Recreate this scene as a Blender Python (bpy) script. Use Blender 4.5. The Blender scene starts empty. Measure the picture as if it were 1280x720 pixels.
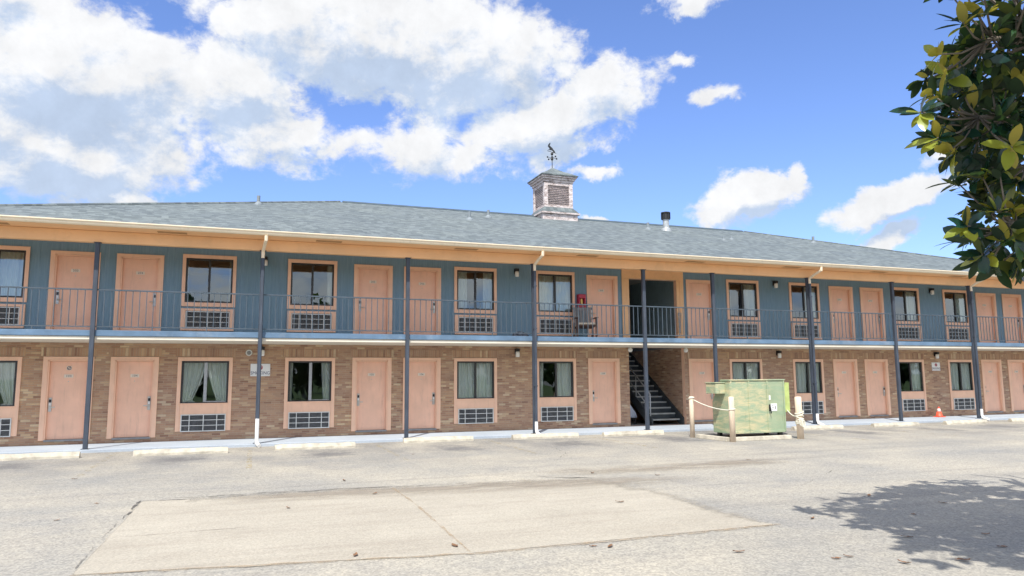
import bpy, bmesh, math, random
from mathutils import Vector, Matrix
random.seed(7)
R = math.radians
scn = bpy.context.scene
COL = scn.collection

# ------------------------------------------------------------------ materials
def new_mat(name):
    m = bpy.data.materials.new(name); m.use_nodes = True
    nt = m.node_tree; b = nt.nodes['Principled BSDF']
    return m, nt, b

def N(nt, t, **kw):
    n = nt.nodes.new(t)
    for k, v in kw.items(): setattr(n, k, v)
    return n

def ramp(nt, stops, interp='LINEAR'):
    r = N(nt, 'ShaderNodeValToRGB'); cr = r.color_ramp; cr.interpolation = interp
    while len(cr.elements) < len(stops): cr.elements.new(0.5)
    for e, (p, c) in zip(cr.elements, stops):
        e.position = p; e.color = (c[0], c[1], c[2], 1) if len(c) == 3 else c
    return r

def noise(nt, vec, scale, detail=4, rough=0.55, dist=0.0):
    n = N(nt, 'ShaderNodeTexNoise'); n.inputs['Scale'].default_value = scale
    n.inputs['Detail'].default_value = detail; n.inputs['Roughness'].default_value = rough
    n.inputs['Distortion'].default_value = dist
    if vec is not None: nt.links.new(vec, n.inputs['Vector'])
    return n

def mixc(nt, fac, a, b, mode='MIX'):
    m = N(nt, 'ShaderNodeMix', data_type='RGBA', blend_type=mode)
    for i, v in ((0, fac), (6, a), (7, b)):
        if isinstance(v, (int, float)): m.inputs[i].default_value = v
        elif isinstance(v, (tuple, list)): m.inputs[i].default_value = (v[0], v[1], v[2], 1)
        else: nt.links.new(v, m.inputs[i])
    return m.outputs[2]

def mth(nt, op, a, b=None, c=None):
    m = N(nt, 'ShaderNodeMath', operation=op)
    for i, v in enumerate((a, b, c)):
        if v is None: continue
        if isinstance(v, (int, float)): m.inputs[i].default_value = v
        else: nt.links.new(v, m.inputs[i])
    return m.outputs[0]

def bump(nt, bsdf, h, strength=0.3, dist=0.02):
    b = N(nt, 'ShaderNodeBump'); b.inputs['Strength'].default_value = strength
    b.inputs['Distance'].default_value = dist
    nt.links.new(h, b.inputs['Height']); nt.links.new(b.outputs[0], bsdf.inputs['Normal'])

def pos(nt):
    return N(nt, 'ShaderNodeNewGeometry').outputs['Position']

def mapped(nt, vec, scale):
    m = N(nt, 'ShaderNodeMapping'); m.inputs['Scale'].default_value = scale
    nt.links.new(vec, m.inputs['Vector']); return m.outputs[0]

def paint(name, col, rough=0.55, var=0.12, scale=1.5, grime=(0.25, 0.22, 0.18), grime_amt=0.25, metal=0.0, streak=True, bmp=0.08):
    m, nt, b = new_mat(name); p = pos(nt)
    n1 = noise(nt, p, scale, 6, 0.6)
    lo = tuple(c * (1 - var) for c in col); hi = tuple(min(1, c * (1 + var)) for c in col)
    r = ramp(nt, [(0.3, lo), (0.7, hi)]); nt.links.new(n1.outputs[0], r.inputs[0])
    v = mapped(nt, p, (9, 9, 1.1)) if streak else p
    n2 = noise(nt, v, 1.4, 8, 0.7)
    r2 = ramp(nt, [(0.52, (0, 0, 0)), (0.80, (1, 1, 1))]); nt.links.new(n2.outputs[0], r2.inputs[0])
    f = mth(nt, 'MULTIPLY', r2.outputs[0], grime_amt)
    c = mixc(nt, f, r.outputs[0], grime)
    nt.links.new(c, b.inputs['Base Color'])
    b.inputs['Roughness'].default_value = rough; b.inputs['Metallic'].default_value = metal
    n3 = noise(nt, p, 60, 3, 0.6); bump(nt, b, n3.outputs[0], bmp, 0.004)
    return m

M = {}
M['soffitvent'] = paint('soffit vent', (0.42, 0.24, 0.11), 0.7, 0.1, 3, (0.2, 0.12, 0.06), 0.3)
M['door'] = paint('door paint', (0.88, 0.53, 0.37), 0.5, 0.09, 1.6, (0.46, 0.28, 0.20), 0.42)
M['casing'] = paint('casing paint', (0.88, 0.55, 0.375), 0.55, 0.07, 2.0, (0.42, 0.28, 0.2), 0.3)
M['soffit'] = paint('soffit paint', (0.87, 0.53, 0.275), 0.65, 0.08, 0.8, (0.42, 0.27, 0.15), 0.35, streak=False)
M['cream'] = paint('cream gutter paint', (0.80, 0.68, 0.50), 0.4, 0.06, 1.5, (0.4, 0.33, 0.24), 0.35)
M['post'] = paint('slate post paint', (0.042, 0.055, 0.078), 0.6, 0.2, 3, (0.22, 0.24, 0.27), 0.3)
M['fascia'] = paint('blue fascia paint', (0.11, 0.185, 0.28), 0.5, 0.25, 2.0, (0.42, 0.44, 0.46), 0.45, streak=False)
M['edge'] = paint('white slab edge', (0.74, 0.68, 0.56), 0.6, 0.08, 1.0, (0.3, 0.26, 0.2), 0.4, streak=False)
M['rail'] = paint('rail paint', (0.06, 0.085, 0.11), 0.6, 0.2, 4, (0.16, 0.12, 0.1), 0.35)
M['bronze'] = paint('dark bronze', (0.035, 0.034, 0.032), 0.4, 0.1, 4, (0.1, 0.1, 0.1), 0.2)
M['alu'] = paint('mill aluminium', (0.42, 0.43, 0.43), 0.4, 0.1, 4, (0.2, 0.2, 0.2), 0.2, metal=0.3)
M['grille'] = paint('grille silver', (0.66, 0.66, 0.62), 0.45, 0.08, 4, (0.3, 0.28, 0.25), 0.3)
M['louver'] = paint('louver grey', (0.27, 0.275, 0.275), 0.5, 0.2, 5, (0.05, 0.05, 0.05), 0.3)
M['black'] = paint('black plastic', (0.018, 0.018, 0.02), 0.4, 0.1, 4, (0.05, 0.05, 0.05), 0.2)
M['metal'] = paint('satin metal', (0.55, 0.54, 0.50), 0.35, 0.1, 4, (0.2, 0.2, 0.2), 0.2, metal=0.6)
M['plate'] = paint('plate cream', (0.80, 0.68, 0.56), 0.5, 0.05, 4, (0.5, 0.45, 0.4), 0.1)
M['digit'] = paint('digit grey', (0.14, 0.11, 0.10), 0.5, 0.05, 4, (0.2, 0.2, 0.2), 0.1)
M['white'] = paint('white enamel', (0.80, 0.80, 0.78), 0.4, 0.04, 3, (0.4, 0.38, 0.33), 0.2)
M['signblue'] = paint('sign ink', (0.05, 0.045, 0.09), 0.5, 0.05, 3, (0.1, 0.1, 0.1), 0.1)
M['signred'] = paint('sign red ink', (0.42, 0.04, 0.07), 0.5, 0.05, 3, (0.1, 0.1, 0.1), 0.1)
M['red'] = paint('red enamel', (0.42, 0.02, 0.05), 0.35, 0.1, 3, (0.15, 0.02, 0.03), 0.2)
M['yellow'] = paint('yellow tag', (0.78, 0.55, 0.16), 0.5, 0.1, 6, (0.5, 0.3, 0.1), 0.2)
M['rope'] = paint('rope', (0.68, 0.66, 0.55), 0.8, 0.15, 25, (0.3, 0.28, 0.22), 0.3)
M['bollard'] = paint('bollard paint', (0.76, 0.62, 0.47), 0.6, 0.10, 3, (0.40, 0.28, 0.2), 0.5)
M['stop'] = paint('wheel stop concrete', (0.49, 0.45, 0.365), 0.9, 0.25, 6, (0.17, 0.15, 0.125), 0.85, streak=False, bmp=0.5)
M['wood'] = paint('dark stained wood', (0.075, 0.035, 0.022), 0.5, 0.25, 8, (0.03, 0.02, 0.015), 0.4)
M['greywood'] = paint('weathered slat', (0.22, 0.22, 0.215), 0.8, 0.2, 8, (0.1, 0.1, 0.1), 0.4)
M['cushion'] = paint('seat cushion', (0.62, 0.54, 0.42), 0.9, 0.12, 8, (0.3, 0.25, 0.2), 0.3, streak=False)
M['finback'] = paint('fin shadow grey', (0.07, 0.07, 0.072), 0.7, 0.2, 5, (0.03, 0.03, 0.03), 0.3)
M['steel'] = paint('galvanised', (0.42, 0.44, 0.45), 0.45, 0.15, 5, (0.22, 0.2, 0.18), 0.3, metal=0.4)
M['vent'] = paint('lead grey', (0.20, 0.23, 0.25), 0.6, 0.15, 6, (0.1, 0.1, 0.1), 0.3)
M['iron'] = paint('black iron', (0.015, 0.016, 0.018), 0.5, 0.1, 6, (0.05, 0.03, 0.02), 0.2)
M['stair'] = paint('stair paint', (0.045, 0.055, 0.06), 0.7, 0.25, 5, (0.12, 0.12, 0.10), 0.4, streak=False)
M['nosing'] = paint('tread nosing', (0.40, 0.41, 0.38), 0.7, 0.2, 5, (0.15, 0.14, 0.12), 0.5, streak=False)
M['inside'] = paint('stairwell paint', (0.24, 0.32, 0.34), 0.8, 0.15, 1.5, (0.03, 0.03, 0.03), 0.4)
M['room'] = paint('room plaster', (0.35, 0.33, 0.28), 0.9, 0.1, 1, (0.2, 0.2, 0.2), 0.2)
M['sheet'] = paint('pale plastic sheet', (0.62, 0.68, 0.76), 0.6, 0.1, 2, (0.35, 0.38, 0.42), 0.3)
M['cone'] = paint('cone orange', (0.80, 0.10, 0.05), 0.5, 0.1, 8, (0.5, 0.2, 0.15), 0.3)
M['conewhite'] = paint('cone collar', (0.80, 0.66, 0.60), 0.5, 0.08, 8, (0.5, 0.35, 0.3), 0.3)
M['ridge'] = paint('ridge vent', (0.055, 0.085, 0.11), 0.7, 0.2, 3, (0.1, 0.1, 0.1), 0.2)
M['cloth'] = paint('dark cloth', (0.02, 0.026, 0.04), 0.9, 0.3, 9, (0.05, 0.05, 0.06), 0.3, streak=False)

# brick ---------------------------------------------------------------
def brick_mat(name, axis='x', soldier=False):
    m, nt, b = new_mat(name); p = pos(nt)
    s = N(nt, 'ShaderNodeSeparateXYZ'); nt.links.new(p, s.inputs[0])
    h = s.outputs['X'] if axis == 'x' else s.outputs['Y']
    u, v = (h, s.outputs['Z']) if not soldier else (s.outputs['Z'], h)
    BW, BH = (0.205, 0.0565) if not soldier else (0.22, 0.06)
    off = 0.0 if not soldier else -2.15
    row = mth(nt, 'FLOOR', mth(nt, 'DIVIDE', v, BH))
    fr = mth(nt, 'FRACT', mth(nt, 'DIVIDE', v, BH))
    if soldier:
        uu = mth(nt, 'DIVIDE', mth(nt, 'ADD', u, off), BW)
    else:
        wn0 = N(nt, 'ShaderNodeTexWhiteNoise', noise_dimensions='1D'); nt.links.new(row, wn0.inputs['W'])
        uu = mth(nt, 'ADD', mth(nt, 'DIVIDE', u, BW), mth(nt, 'ADD', mth(nt, 'MULTIPLY', row, 0.5), mth(nt, 'MULTIPLY', wn0.outputs[0], 0.2)))
    colm = mth(nt, 'FLOOR', uu); fc = mth(nt, 'FRACT', uu)
    cv = N(nt, 'ShaderNodeCombineXYZ'); nt.links.new(colm, cv.inputs[0]); nt.links.new(row, cv.inputs[1])
    wn = N(nt, 'ShaderNodeTexWhiteNoise', noise_dimensions='2D'); nt.links.new(cv.outputs[0], wn.inputs['Vector'])
    r = ramp(nt, [(0.0, (0.33, 0.19, 0.125)), (0.06, (0.43, 0.255, 0.165)), (0.30, (0.52, 0.325, 0.205)), (0.5, (0.485, 0.315, 0.21)),
                  (0.68, (0.55, 0.365, 0.23)), (0.88, (0.63, 0.455, 0.29)), (0.95, (0.70, 0.55, 0.365))], 'CONSTANT')
    nt.links.new(wn.outputs[0], r.inputs[0])
    n1 = noise(nt, p, 0.55, 4, 0.6); rr = ramp(nt, [(0.3, (0.88, 0.86, 0.92)), (0.7, (1.1, 1.03, 0.92))]); nt.links.new(n1.outputs[0], rr.inputs[0])
    c = mixc(nt, 1.0, r.outputs[0], rr.outputs[0], 'MULTIPLY')
    n2 = noise(nt, p, 40, 4, 0.7)
    c = mixc(nt, mth(nt, 'MULTIPLY', n2.outputs[0], 0.35), c, (0.18, 0.12, 0.09))
    # mortar
    st9 = noise(nt, mapped(nt, p, (1, 1, 2.2)), 1.1, 7, 0.7, 0.5); sr9 = ramp(nt, [(0.52, (0, 0, 0)), (0.75, (1, 1, 1))]); nt.links.new(st9.outputs[0], sr9.inputs[0])
    c = mixc(nt, mth(nt, 'MULTIPLY', sr9.outputs[0], 0.35), c, (0.24, 0.17, 0.125))
    def edge(x, w):
        d = mth(nt, 'MINIMUM', x, mth(nt, 'SUBTRACT', 1.0, x)); return mth(nt, 'LESS_THAN', d, w)
    mo = mth(nt, 'MAXIMUM', edge(fr, 0.075), edge(fc, 0.02))
    n3 = noise(nt, p, 6, 4, 0.6); mr = ramp(nt, [(0.3, (0.38, 0.28, 0.20)), (0.7, (0.54, 0.42, 0.31))]); nt.links.new(n3.outputs[0], mr.inputs[0])
    c = mixc(nt, mo, c, mr.outputs[0])
    nt.links.new(c, b.inputs['Base Color']); b.inputs['Roughness'].default_value = 0.9
    hgt = mth(nt, 'ADD', mth(nt, 'MULTIPLY', mth(nt, 'SUBTRACT', 1.0, mo), 1.0), mth(nt, 'ADD', mth(nt, 'MULTIPLY', n2.outputs[0], 0.4), mth(nt, 'MULTIPLY', wn.outputs[0], 0.6)))
    bump(nt, b, hgt, 0.7, 0.008)
    return m
M['brick'] = brick_mat('tan brown brick')
M['brick_side'] = brick_mat('tan brown brick return', 'y')
M['soldier'] = brick_mat('soldier course brick', 'x', True)

# siding ---------------------------------------------------------------
def siding():
    m, nt, b = new_mat('grooved blue grey siding'); p = pos(nt)
    s = N(nt, 'ShaderNodeSeparateXYZ'); nt.links.new(p, s.inputs[0])
    u = mth(nt, 'DIVIDE', s.outputs['X'], 0.203); f = mth(nt, 'FRACT', u); k = mth(nt, 'FLOOR', u)
    d = mth(nt, 'ABSOLUTE', mth(nt, 'SUBTRACT', f, 0.5)); g = mth(nt, 'LESS_THAN', d, 0.035)
    wn = N(nt, 'ShaderNodeTexWhiteNoise', noise_dimensions='1D'); nt.links.new(k, wn.inputs['W'])
    v = mapped(nt, p, (14, 14, 0.8)); n = noise(nt, v, 2.0, 8, 0.7)
    r = ramp(nt, [(0.22, (0.112, 0.20, 0.27)), (0.5, (0.17, 0.28, 0.37)), (0.8, (0.25, 0.36, 0.44))]); nt.links.new(n.outputs[0], r.inputs[0])
    c = mixc(nt, mth(nt, 'MULTIPLY', wn.outputs[0], 0.22), r.outputs[0], (0.13, 0.24, 0.28))
    n2 = noise(nt, p, 0.6, 5, 0.6); r2 = ramp(nt, [(0.4, (0, 0, 0)), (0.75, (1, 1, 1))]); nt.links.new(n2.outputs[0], r2.inputs[0])
    c = mixc(nt, mth(nt, 'MULTIPLY', r2.outputs[0], 0.3), c, (0.15, 0.235, 0.25))
    nt.links.new(c, b.inputs['Base Color']); b.inputs['Roughness'].default_value = 0.7
    h = mth(nt, 'ADD', mth(nt, 'SUBTRACT', 1.0, g), mth(nt, 'MULTIPLY', n.outputs[0], 0.25)); bump(nt, b, h, 0.9, 0.012)
    return m
M['siding'] = siding()

def shingles():
    m, nt, b = new_mat('grey asphalt shingles'); p = pos(nt)
    s = N(nt, 'ShaderNodeSeparateXYZ'); nt.links.new(p, s.inputs[0])
    v = mth(nt, 'DIVIDE', s.outputs['Y'], 0.135); row = mth(nt, 'FLOOR', v); fr = mth(nt, 'FRACT', v)
    w0 = N(nt, 'ShaderNodeTexWhiteNoise', noise_dimensions='1D'); nt.links.new(row, w0.inputs['W'])
    u = mth(nt, 'ADD', mth(nt, 'DIVIDE', s.outputs['X'], 0.17), mth(nt, 'MULTIPLY', w0.outputs[0], 3.7)); cl = mth(nt, 'FLOOR', u); fu = mth(nt, 'FRACT', u)
    cv = N(nt, 'ShaderNodeCombineXYZ'); nt.links.new(cl, cv.inputs[0]); nt.links.new(row, cv.inputs[1])
    wn = N(nt, 'ShaderNodeTexWhiteNoise', noise_dimensions='2D'); nt.links.new(cv.outputs[0], wn.inputs['Vector'])
    r = ramp(nt, [(0, (0.085, 0.105, 0.110)), (0.5, (0.128, 0.154, 0.160)), (1, (0.185, 0.217, 0.220))]); nt.links.new(wn.outputs[0], r.inputs[0])
    n1 = noise(nt, p, 0.5, 5, 0.6); rr = ramp(nt, [(0.3, (0.86, 0.87, 0.9)), (0.7, (1.12, 1.1, 1.05))]); nt.links.new(n1.outputs[0], rr.inputs[0])
    c = mixc(nt, 1.0, r.outputs[0], rr.outputs[0], 'MULTIPLY')
    n2 = noise(nt, p, 90, 2, 0.6); c = mixc(nt, mth(nt, 'MULTIPLY', n2.outputs[0], 0.25), c, (0.10, 0.12, 0.14))
    g = mth(nt, 'MAXIMUM', mth(nt, 'LESS_THAN', fr, 0.10), mth(nt, 'MULTIPLY', mth(nt, 'LESS_THAN', fu, 0.05), 0.6))
    c = mixc(nt, mth(nt, 'MULTIPLY', g, 0.45), c, (0.07, 0.085, 0.10))
    nt.links.new(c, b.inputs['Base Color']); b.inputs['Roughness'].default_value = 0.9
    h = mth(nt, 'ADD', mth(nt, 'SUBTRACT', 1.0, fr), mth(nt, 'MULTIPLY', wn.outputs[0], 0.8)); bump(nt, b, h, 0.6, 0.012)
    return m
M['shingle'] = shingles()

def asphalt():
    m, nt, b = new_mat('bleached asphalt'); p = pos(nt)
    n1 = noise(nt, p, 0.28, 7, 0.62); r1 = ramp(nt, [(0.32, (0.255, 0.252, 0.236)), (0.5, (0.325, 0.306, 0.263)), (0.68, (0.40, 0.367, 0.30))]); nt.links.new(n1.outputs[0], r1.inputs[0])
    c = r1.outputs[0]
    st = mapped(nt, p, (0.16, 0.7, 1)); n4 = noise(nt, st, 0.9, 6, 0.6, 0.4)
    r4 = ramp(nt, [(0.5, (0, 0, 0)), (0.72, (1, 1, 1))]); nt.links.new(n4.outputs[0], r4.inputs[0])
    c = mixc(nt, mth(nt, 'MULTIPLY', r4.outputs[0], 0.55), c, (0.42, 0.38, 0.305))
    # oil and tyre wear in the bays close to the walkway
    s = N(nt, 'ShaderNodeSeparateXYZ'); nt.links.new(p, s.inputs[0])
    band = N(nt, 'ShaderNodeMapRange'); nt.links.new(s.outputs['Y'], band.inputs[0])
    band.inputs[1].default_value = -8.5; band.inputs[2].default_value = -3.6
    bv = mapped(nt, p, (0.55, 0.28, 1)); n5 = noise(nt, bv, 1.5, 6, 0.65); r5 = ramp(nt, [(0.40, (0, 0, 0)), (0.66, (1, 1, 1))]); nt.links.new(n5.outputs[0], r5.inputs[0])
    c = mixc(nt, mth(nt, 'MULTIPLY', mth(nt, 'MULTIPLY', r5.outputs[0], band.outputs[0]), 0.66), c, (0.12, 0.125, 0.135))
    ox = mth(nt, 'SUBTRACT', mth(nt, 'FRACT', mth(nt, 'DIVIDE', mth(nt, 'ADD', s.outputs['X'], 2.6), 2.95)), .5)
    ov = N(nt, 'ShaderNodeCombineXYZ'); nt.links.new(mth(nt, 'MULTIPLY', ox, 3.4), ov.inputs[0]); nt.links.new(mth(nt, 'DIVIDE', mth(nt, 'ADD', s.outputs['Y'], 4.3), 1.25), ov.inputs[1])
    ol = N(nt, 'ShaderNodeVectorMath', operation='LENGTH'); nt.links.new(ov.outputs[0], ol.inputs[0])
    on = noise(nt, p, 2.4, 8, 0.72); of = N(nt, 'ShaderNodeMapRange'); of.interpolation_type = 'SMOOTHSTEP'; nt.links.new(mth(nt, 'SUBTRACT', mth(nt, 'MULTIPLY', on.outputs[0], 2.4), ol.outputs['Value']), of.inputs[0]); of.inputs[1].default_value = .35; of.inputs[2].default_value = 1.1
    c = mixc(nt, mth(nt, 'MULTIPLY', of.outputs[0], 0.72), c, (0.10, 0.10, 0.105))
    # broad mottling and faint tyre sweeps
    tv = mapped(nt, p, (0.10, 1.5, 1)); tn = noise(nt, tv, 1.0, 7, 0.6, 0.8); tr_ = ramp(nt, [(0.52, (0, 0, 0)), (0.66, (1, 1, 1))]); nt.links.new(tn.outputs[0], tr_.inputs[0])
    c = mixc(nt, mth(nt, 'MULTIPLY', tr_.outputs[0], 0.28), c, (0.17, 0.16, 0.15))
    bn_ = noise(nt, p, 0.75, 8, 0.7, 0.3); br_ = ramp(nt, [(0.50, (0, 0, 0)), (0.68, (1, 1, 1))]); nt.links.new(bn_.outputs[0], br_.inputs[0])
    c = mixc(nt, mth(nt, 'MULTIPLY', br_.outputs[0], 0.42), c, (0.215, 0.213, 0.21))
    # small dark spots
    n6 = noise(nt, p, 1.7, 5, 0.7); r6 = ramp(nt, [(0.66, (0, 0, 0)), (0.74, (1, 1, 1))]); nt.links.new(n6.outputs[0], r6.inputs[0])
    c = mixc(nt, mth(nt, 'MULTIPLY', r6.outputs[0], 0.35), c, (0.16, 0.15, 0.14))
    # aggregate
    vo = N(nt, 'ShaderNodeTexVoronoi'); vo.inputs['Scale'].default_value = 55; nt.links.new(p, vo.inputs['Vector'])
    bw = N(nt, 'ShaderNodeRGBToBW'); nt.links.new(vo.outputs['Color'], bw.inputs[0])
    ra = ramp(nt, [(0.15, (0.72, 0.72, 0.74)), (0.5, (1, 1, 1)), (0.9, (1.3, 1.29, 1.25))]); nt.links.new(bw.outputs[0], ra.inputs[0])
    c = mixc(nt, 0.8, c, ra.outputs[0], 'MULTIPLY')
    n7 = noise(nt, p, 14, 5, 0.7); rn = ramp(nt, [(0.3, (0.84, 0.84, 0.85)), (0.7, (1.14, 1.13, 1.11))]); nt.links.new(n7.outputs[0], rn.inputs[0])
    c = mixc(nt, 1.0, c, rn.outputs[0], 'MULTIPLY')
    nt.links.new(c, b.inputs['Base Color']); b.inputs['Roughness'].default_value = 0.93
    bump(nt, b, mth(nt, 'ADD', bw.outputs[0], n7.outputs[0]), 0.35, 0.012)
    return m
M['asphalt'] = asphalt()

def concrete(name, cols, stain=(0.2, 0.17, 0.14), scale=0.5, amt=0.35, streaks=True):
    m, nt, b = new_mat(name); p = pos(nt)
    n1 = noise(nt, p, scale, 7, 0.6, 0.3); r = ramp(nt, [(0.3, cols[0]), (0.7, cols[1])]); nt.links.new(n1.outputs[0], r.inputs[0]); c = r.outputs[0]
    v = mapped(nt, p, (0.35, 1.6, 1)) if streaks else p
    n2 = noise(nt, v, 1.2, 7, 0.68); r2 = ramp(nt, [(0.52, (0, 0, 0)), (0.78, (1, 1, 1))]); nt.links.new(n2.outputs[0], r2.inputs[0])
    c = mixc(nt, mth(nt, 'MULTIPLY', r2.outputs[0], amt), c, stain)
    n3 = noise(nt, p, 30, 5, 0.75); rn = ramp(nt, [(0.3, (0.88, 0.88, 0.88)), (0.7, (1.1, 1.1, 1.1))]); nt.links.new(n3.outputs[0], rn.inputs[0])
    c = mixc(nt, 1.0, c, rn.outputs[0], 'MULTIPLY')
    nt.links.new(c, b.inputs['Base Color']); b.inputs['Roughness'].default_value = 0.85
    bump(nt, b, n3.outputs[0], 0.25, 0.006)
    return m
M['pad'] = concrete('pale concrete pad', ((0.355, 0.322, 0.262), (0.42, 0.385, 0.315)), (0.29, 0.25, 0.20), 0.7, 0.5)
M['walk'] = concrete('painted walkway', ((0.32, 0.365, 0.42), (0.41, 0.455, 0.50)), (0.25, 0.26, 0.27), 0.6, 0.4)
M['slab'] = concrete('concrete floor', ((0.3, 0.3, 0.3), (0.38, 0.38, 0.37)), (0.2, 0.2, 0.2), 0.6, 0.3)
M['crack'] = concrete('crack fill', ((0.06, 0.055, 0.05), (0.11, 0.10, 0.09)), (0.05, 0.05, 0.05), 2, 0.3, False)
M['rust'] = concrete('rusty dirt', ((0.44, 0.31, 0.17), (0.40, 0.33, 0.24)), (0.36, 0.33, 0.28), 3, 0.6, False)
def ragged(m, lo, hi, amt, scale=3.0):
    nt = M[m].node_tree; n = noise(nt, pos(nt), scale, 7, 0.75); r = ramp(nt, [(lo, (0, 0, 0)), (hi, (1, 1, 1))]); nt.links.new(n.outputs[0], r.inputs[0])
    nt.links.new(mth(nt, 'MULTIPLY', r.outputs[0], amt), nt.nodes['Principled BSDF'].inputs['Alpha'])
ragged('rust', .40, .62, .75)
M['finecrack'] = concrete('fine crack', ((0.10, 0.095, 0.085), (0.16, 0.145, 0.125)), (0.08, 0.08, 0.08), 2, 0.3, False); ragged('finecrack', .46, .56, .7, 2.0)
ragged('crack', .42, .52, .85, 2.5)
M['dirt'] = concrete('brown silt', ((0.285, 0.245, 0.195), (0.34, 0.295, 0.235)), (0.22, 0.19, 0.16), 1.2, 0.5, False); 
nt = M['dirt'].node_tree; at = N(nt, 'ShaderNodeAttribute', attribute_name='wear'); pn = noise(nt, mapped(nt, pos(nt), (.6, 1.4, 1)), 1.6, 8, .7)
mr = N(nt, 'ShaderNodeMapRange'); mr.interpolation_type = 'SMOOTHSTEP'; nt.links.new(mth(nt, 'MULTIPLY', at.outputs['Fac'], mth(nt, 'MULTIPLY_ADD', pn.outputs[0], 2.2, -.55)), mr.inputs[0]); mr.inputs[1].default_value = .05; mr.inputs[2].default_value = .85; mr.inputs[4].default_value = .8
nt.links.new(mr.outputs[0], nt.nodes['Principled BSDF'].inputs['Alpha'])
M['oil'] = concrete('oil stain', ((0.07, 0.068, 0.066), (0.11, 0.105, 0.10)), (0.05, 0.05, 0.05), 2, 0.4, False)

def stripe_mat():
    m, nt, b = new_mat('worn yellow paint'); p = pos(nt)
    b.inputs['Base Color'].default_value = (0.50, 0.40, 0.20, 1); b.inputs['Roughness'].default_value = 0.85
    n = noise(nt, p, 5, 8, 0.8); r = ramp(nt, [(0.50, (0, 0, 0)), (0.62, (1, 1, 1))]); nt.links.new(n.outputs[0], r.inputs[0])
    nt.links.new(mth(nt, 'MULTIPLY', r.outputs[0], 0.55), b.inputs['Alpha']); return m
M['stripe'] = stripe_mat()

def dumpster_mat():
    m, nt, b = new_mat('worn green paint'); p = pos(nt)
    n1 = noise(nt, p, 1.6, 5, 0.6); r = ramp(nt, [(0.3, (0.235, 0.315, 0.20)), (0.7, (0.325, 0.41, 0.275))]); nt.links.new(n1.outputs[0], r.inputs[0])
    v = mapped(nt, p, (1.1, 1.1, 4.5)); n2 = noise(nt, v, 1.7, 9, 0.78, 0.6)
    r2 = ramp(nt, [(0.44, (0, 0, 0)), (0.58, (1, 1, 1))]); nt.links.new(n2.outputs[0], r2.inputs[0])
    s = N(nt, 'ShaderNodeSeparateXYZ'); nt.links.new(p, s.inputs[0])
    mr = N(nt, 'ShaderNodeMapRange'); nt.links.new(s.outputs['X'], mr.inputs[0]); mr.inputs[1].default_value = 13.6; mr.inputs[2].default_value = 13.35
    c = mixc(nt, mth(nt, 'MULTIPLY', mth(nt, 'MULTIPLY', r2.outputs[0], 0.8), mth(nt, 'ADD', mth(nt, 'MULTIPLY', mr.outputs[0], 0.8), 0.2)), r.outputs[0], (0.58, 0.50, 0.30))
    v3 = mapped(nt, p, (7, 7, 0.8)); n3 = noise(nt, v3, 2, 8, 0.75); r3 = ramp(nt, [(0.6, (0, 0, 0)), (0.72, (1, 1, 1))]); nt.links.new(n3.outputs[0], r3.inputs[0])
    c = mixc(nt, mth(nt, 'MULTIPLY', r3.outputs[0], 0.6), c, (0.12, 0.15, 0.09))
    nt.links.new(c, b.inputs['Base Color']); b.inputs['Roughness'].default_value = 0.6
    n4 = noise(nt, p, 3, 4, 0.5); bump(nt, b, n4.outputs[0], 0.25, 0.03); return m
M['dump'] = dumpster_mat()
M['dumpy'] = paint('yellow green paint', (0.42, 0.50, 0.17), 0.6, 0.2, 5, (0.22, 0.25, 0.1), 0.5)

def peeled():
    m, nt, b = new_mat('peeling white paint'); p = pos(nt)
    n1 = noise(nt, mapped(nt, p, (2, 2, 5)), 2.5, 9, 0.75, 0.5); r = ramp(nt, [(0.42, (0.66, 0.60, 0.585)), (0.52, (0.48, 0.415, 0.405)), (0.60, (0.25, 0.195, 0.175))]); nt.links.new(n1.outputs[0], r.inputs[0])
    nt.links.new(r.outputs[0], b.inputs['Base Color']); b.inputs['Roughness'].default_value = 0.8
    bump(nt, b, n1.outputs[0], 0.3, 0.01); return m
M['peel'] = peeled()
M['louverwood'] = paint('weathered louver wood', (0.46, 0.40, 0.395), 0.85, 0.25, 6, (0.62, 0.58, 0.55), 0.5)

def glass(name, ior):
    m, nt, b = new_mat(name); nt.nodes.remove(b); out = nt.nodes['Material Output']
    t = N(nt, 'ShaderNodeBsdfTransparent'); t.inputs[0].default_value = (0.97, 0.98, 0.96, 1)
    g = N(nt, 'ShaderNodeBsdfGlossy'); g.inputs['Roughness'].default_value = 0.0; g.inputs[0].default_value = (0.85, 0.95, 1, 1)
    f = N(nt, 'ShaderNodeFresnel'); f.inputs[0].default_value = ior
    p = pos(nt); n = noise(nt, p, 0.9, 3, 0.5); bm = N(nt, 'ShaderNodeBump'); bm.inputs['Strength'].default_value = 0.10; bm.inputs['Distance'].default_value = 0.02
    nt.links.new(n.outputs[0], bm.inputs['Height']); nt.links.new(bm.outputs[0], g.inputs['Normal'])
    x = N(nt, 'ShaderNodeMixShader'); nt.links.new(f.outputs[0], x.inputs[0]); nt.links.new(t.outputs[0], x.inputs[1]); nt.links.new(g.outputs[0], x.inputs[2])
    nt.links.new(x.outputs[0], out.inputs[0]); return m
M['glass'] = glass('window glass', 1.8); M['glass_up'] = glass('upper window glass', 2.3)

def curtain_mat():
    m, nt, b = new_mat('curtain cloth'); p = pos(nt)
    n = noise(nt, mapped(nt, p, (10, 1, 0.7)), 2, 5, 0.6); r = ramp(nt, [(0.3, (0.80, 0.84, 0.75)), (0.7, (0.90, 0.91, 0.82))]); nt.links.new(n.outputs[0], r.inputs[0])
    nt.links.new(r.outputs[0], b.inputs['Base Color']); b.inputs['Roughness'].default_value = 0.9; return m
M['curtain'] = curtain_mat()

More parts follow.
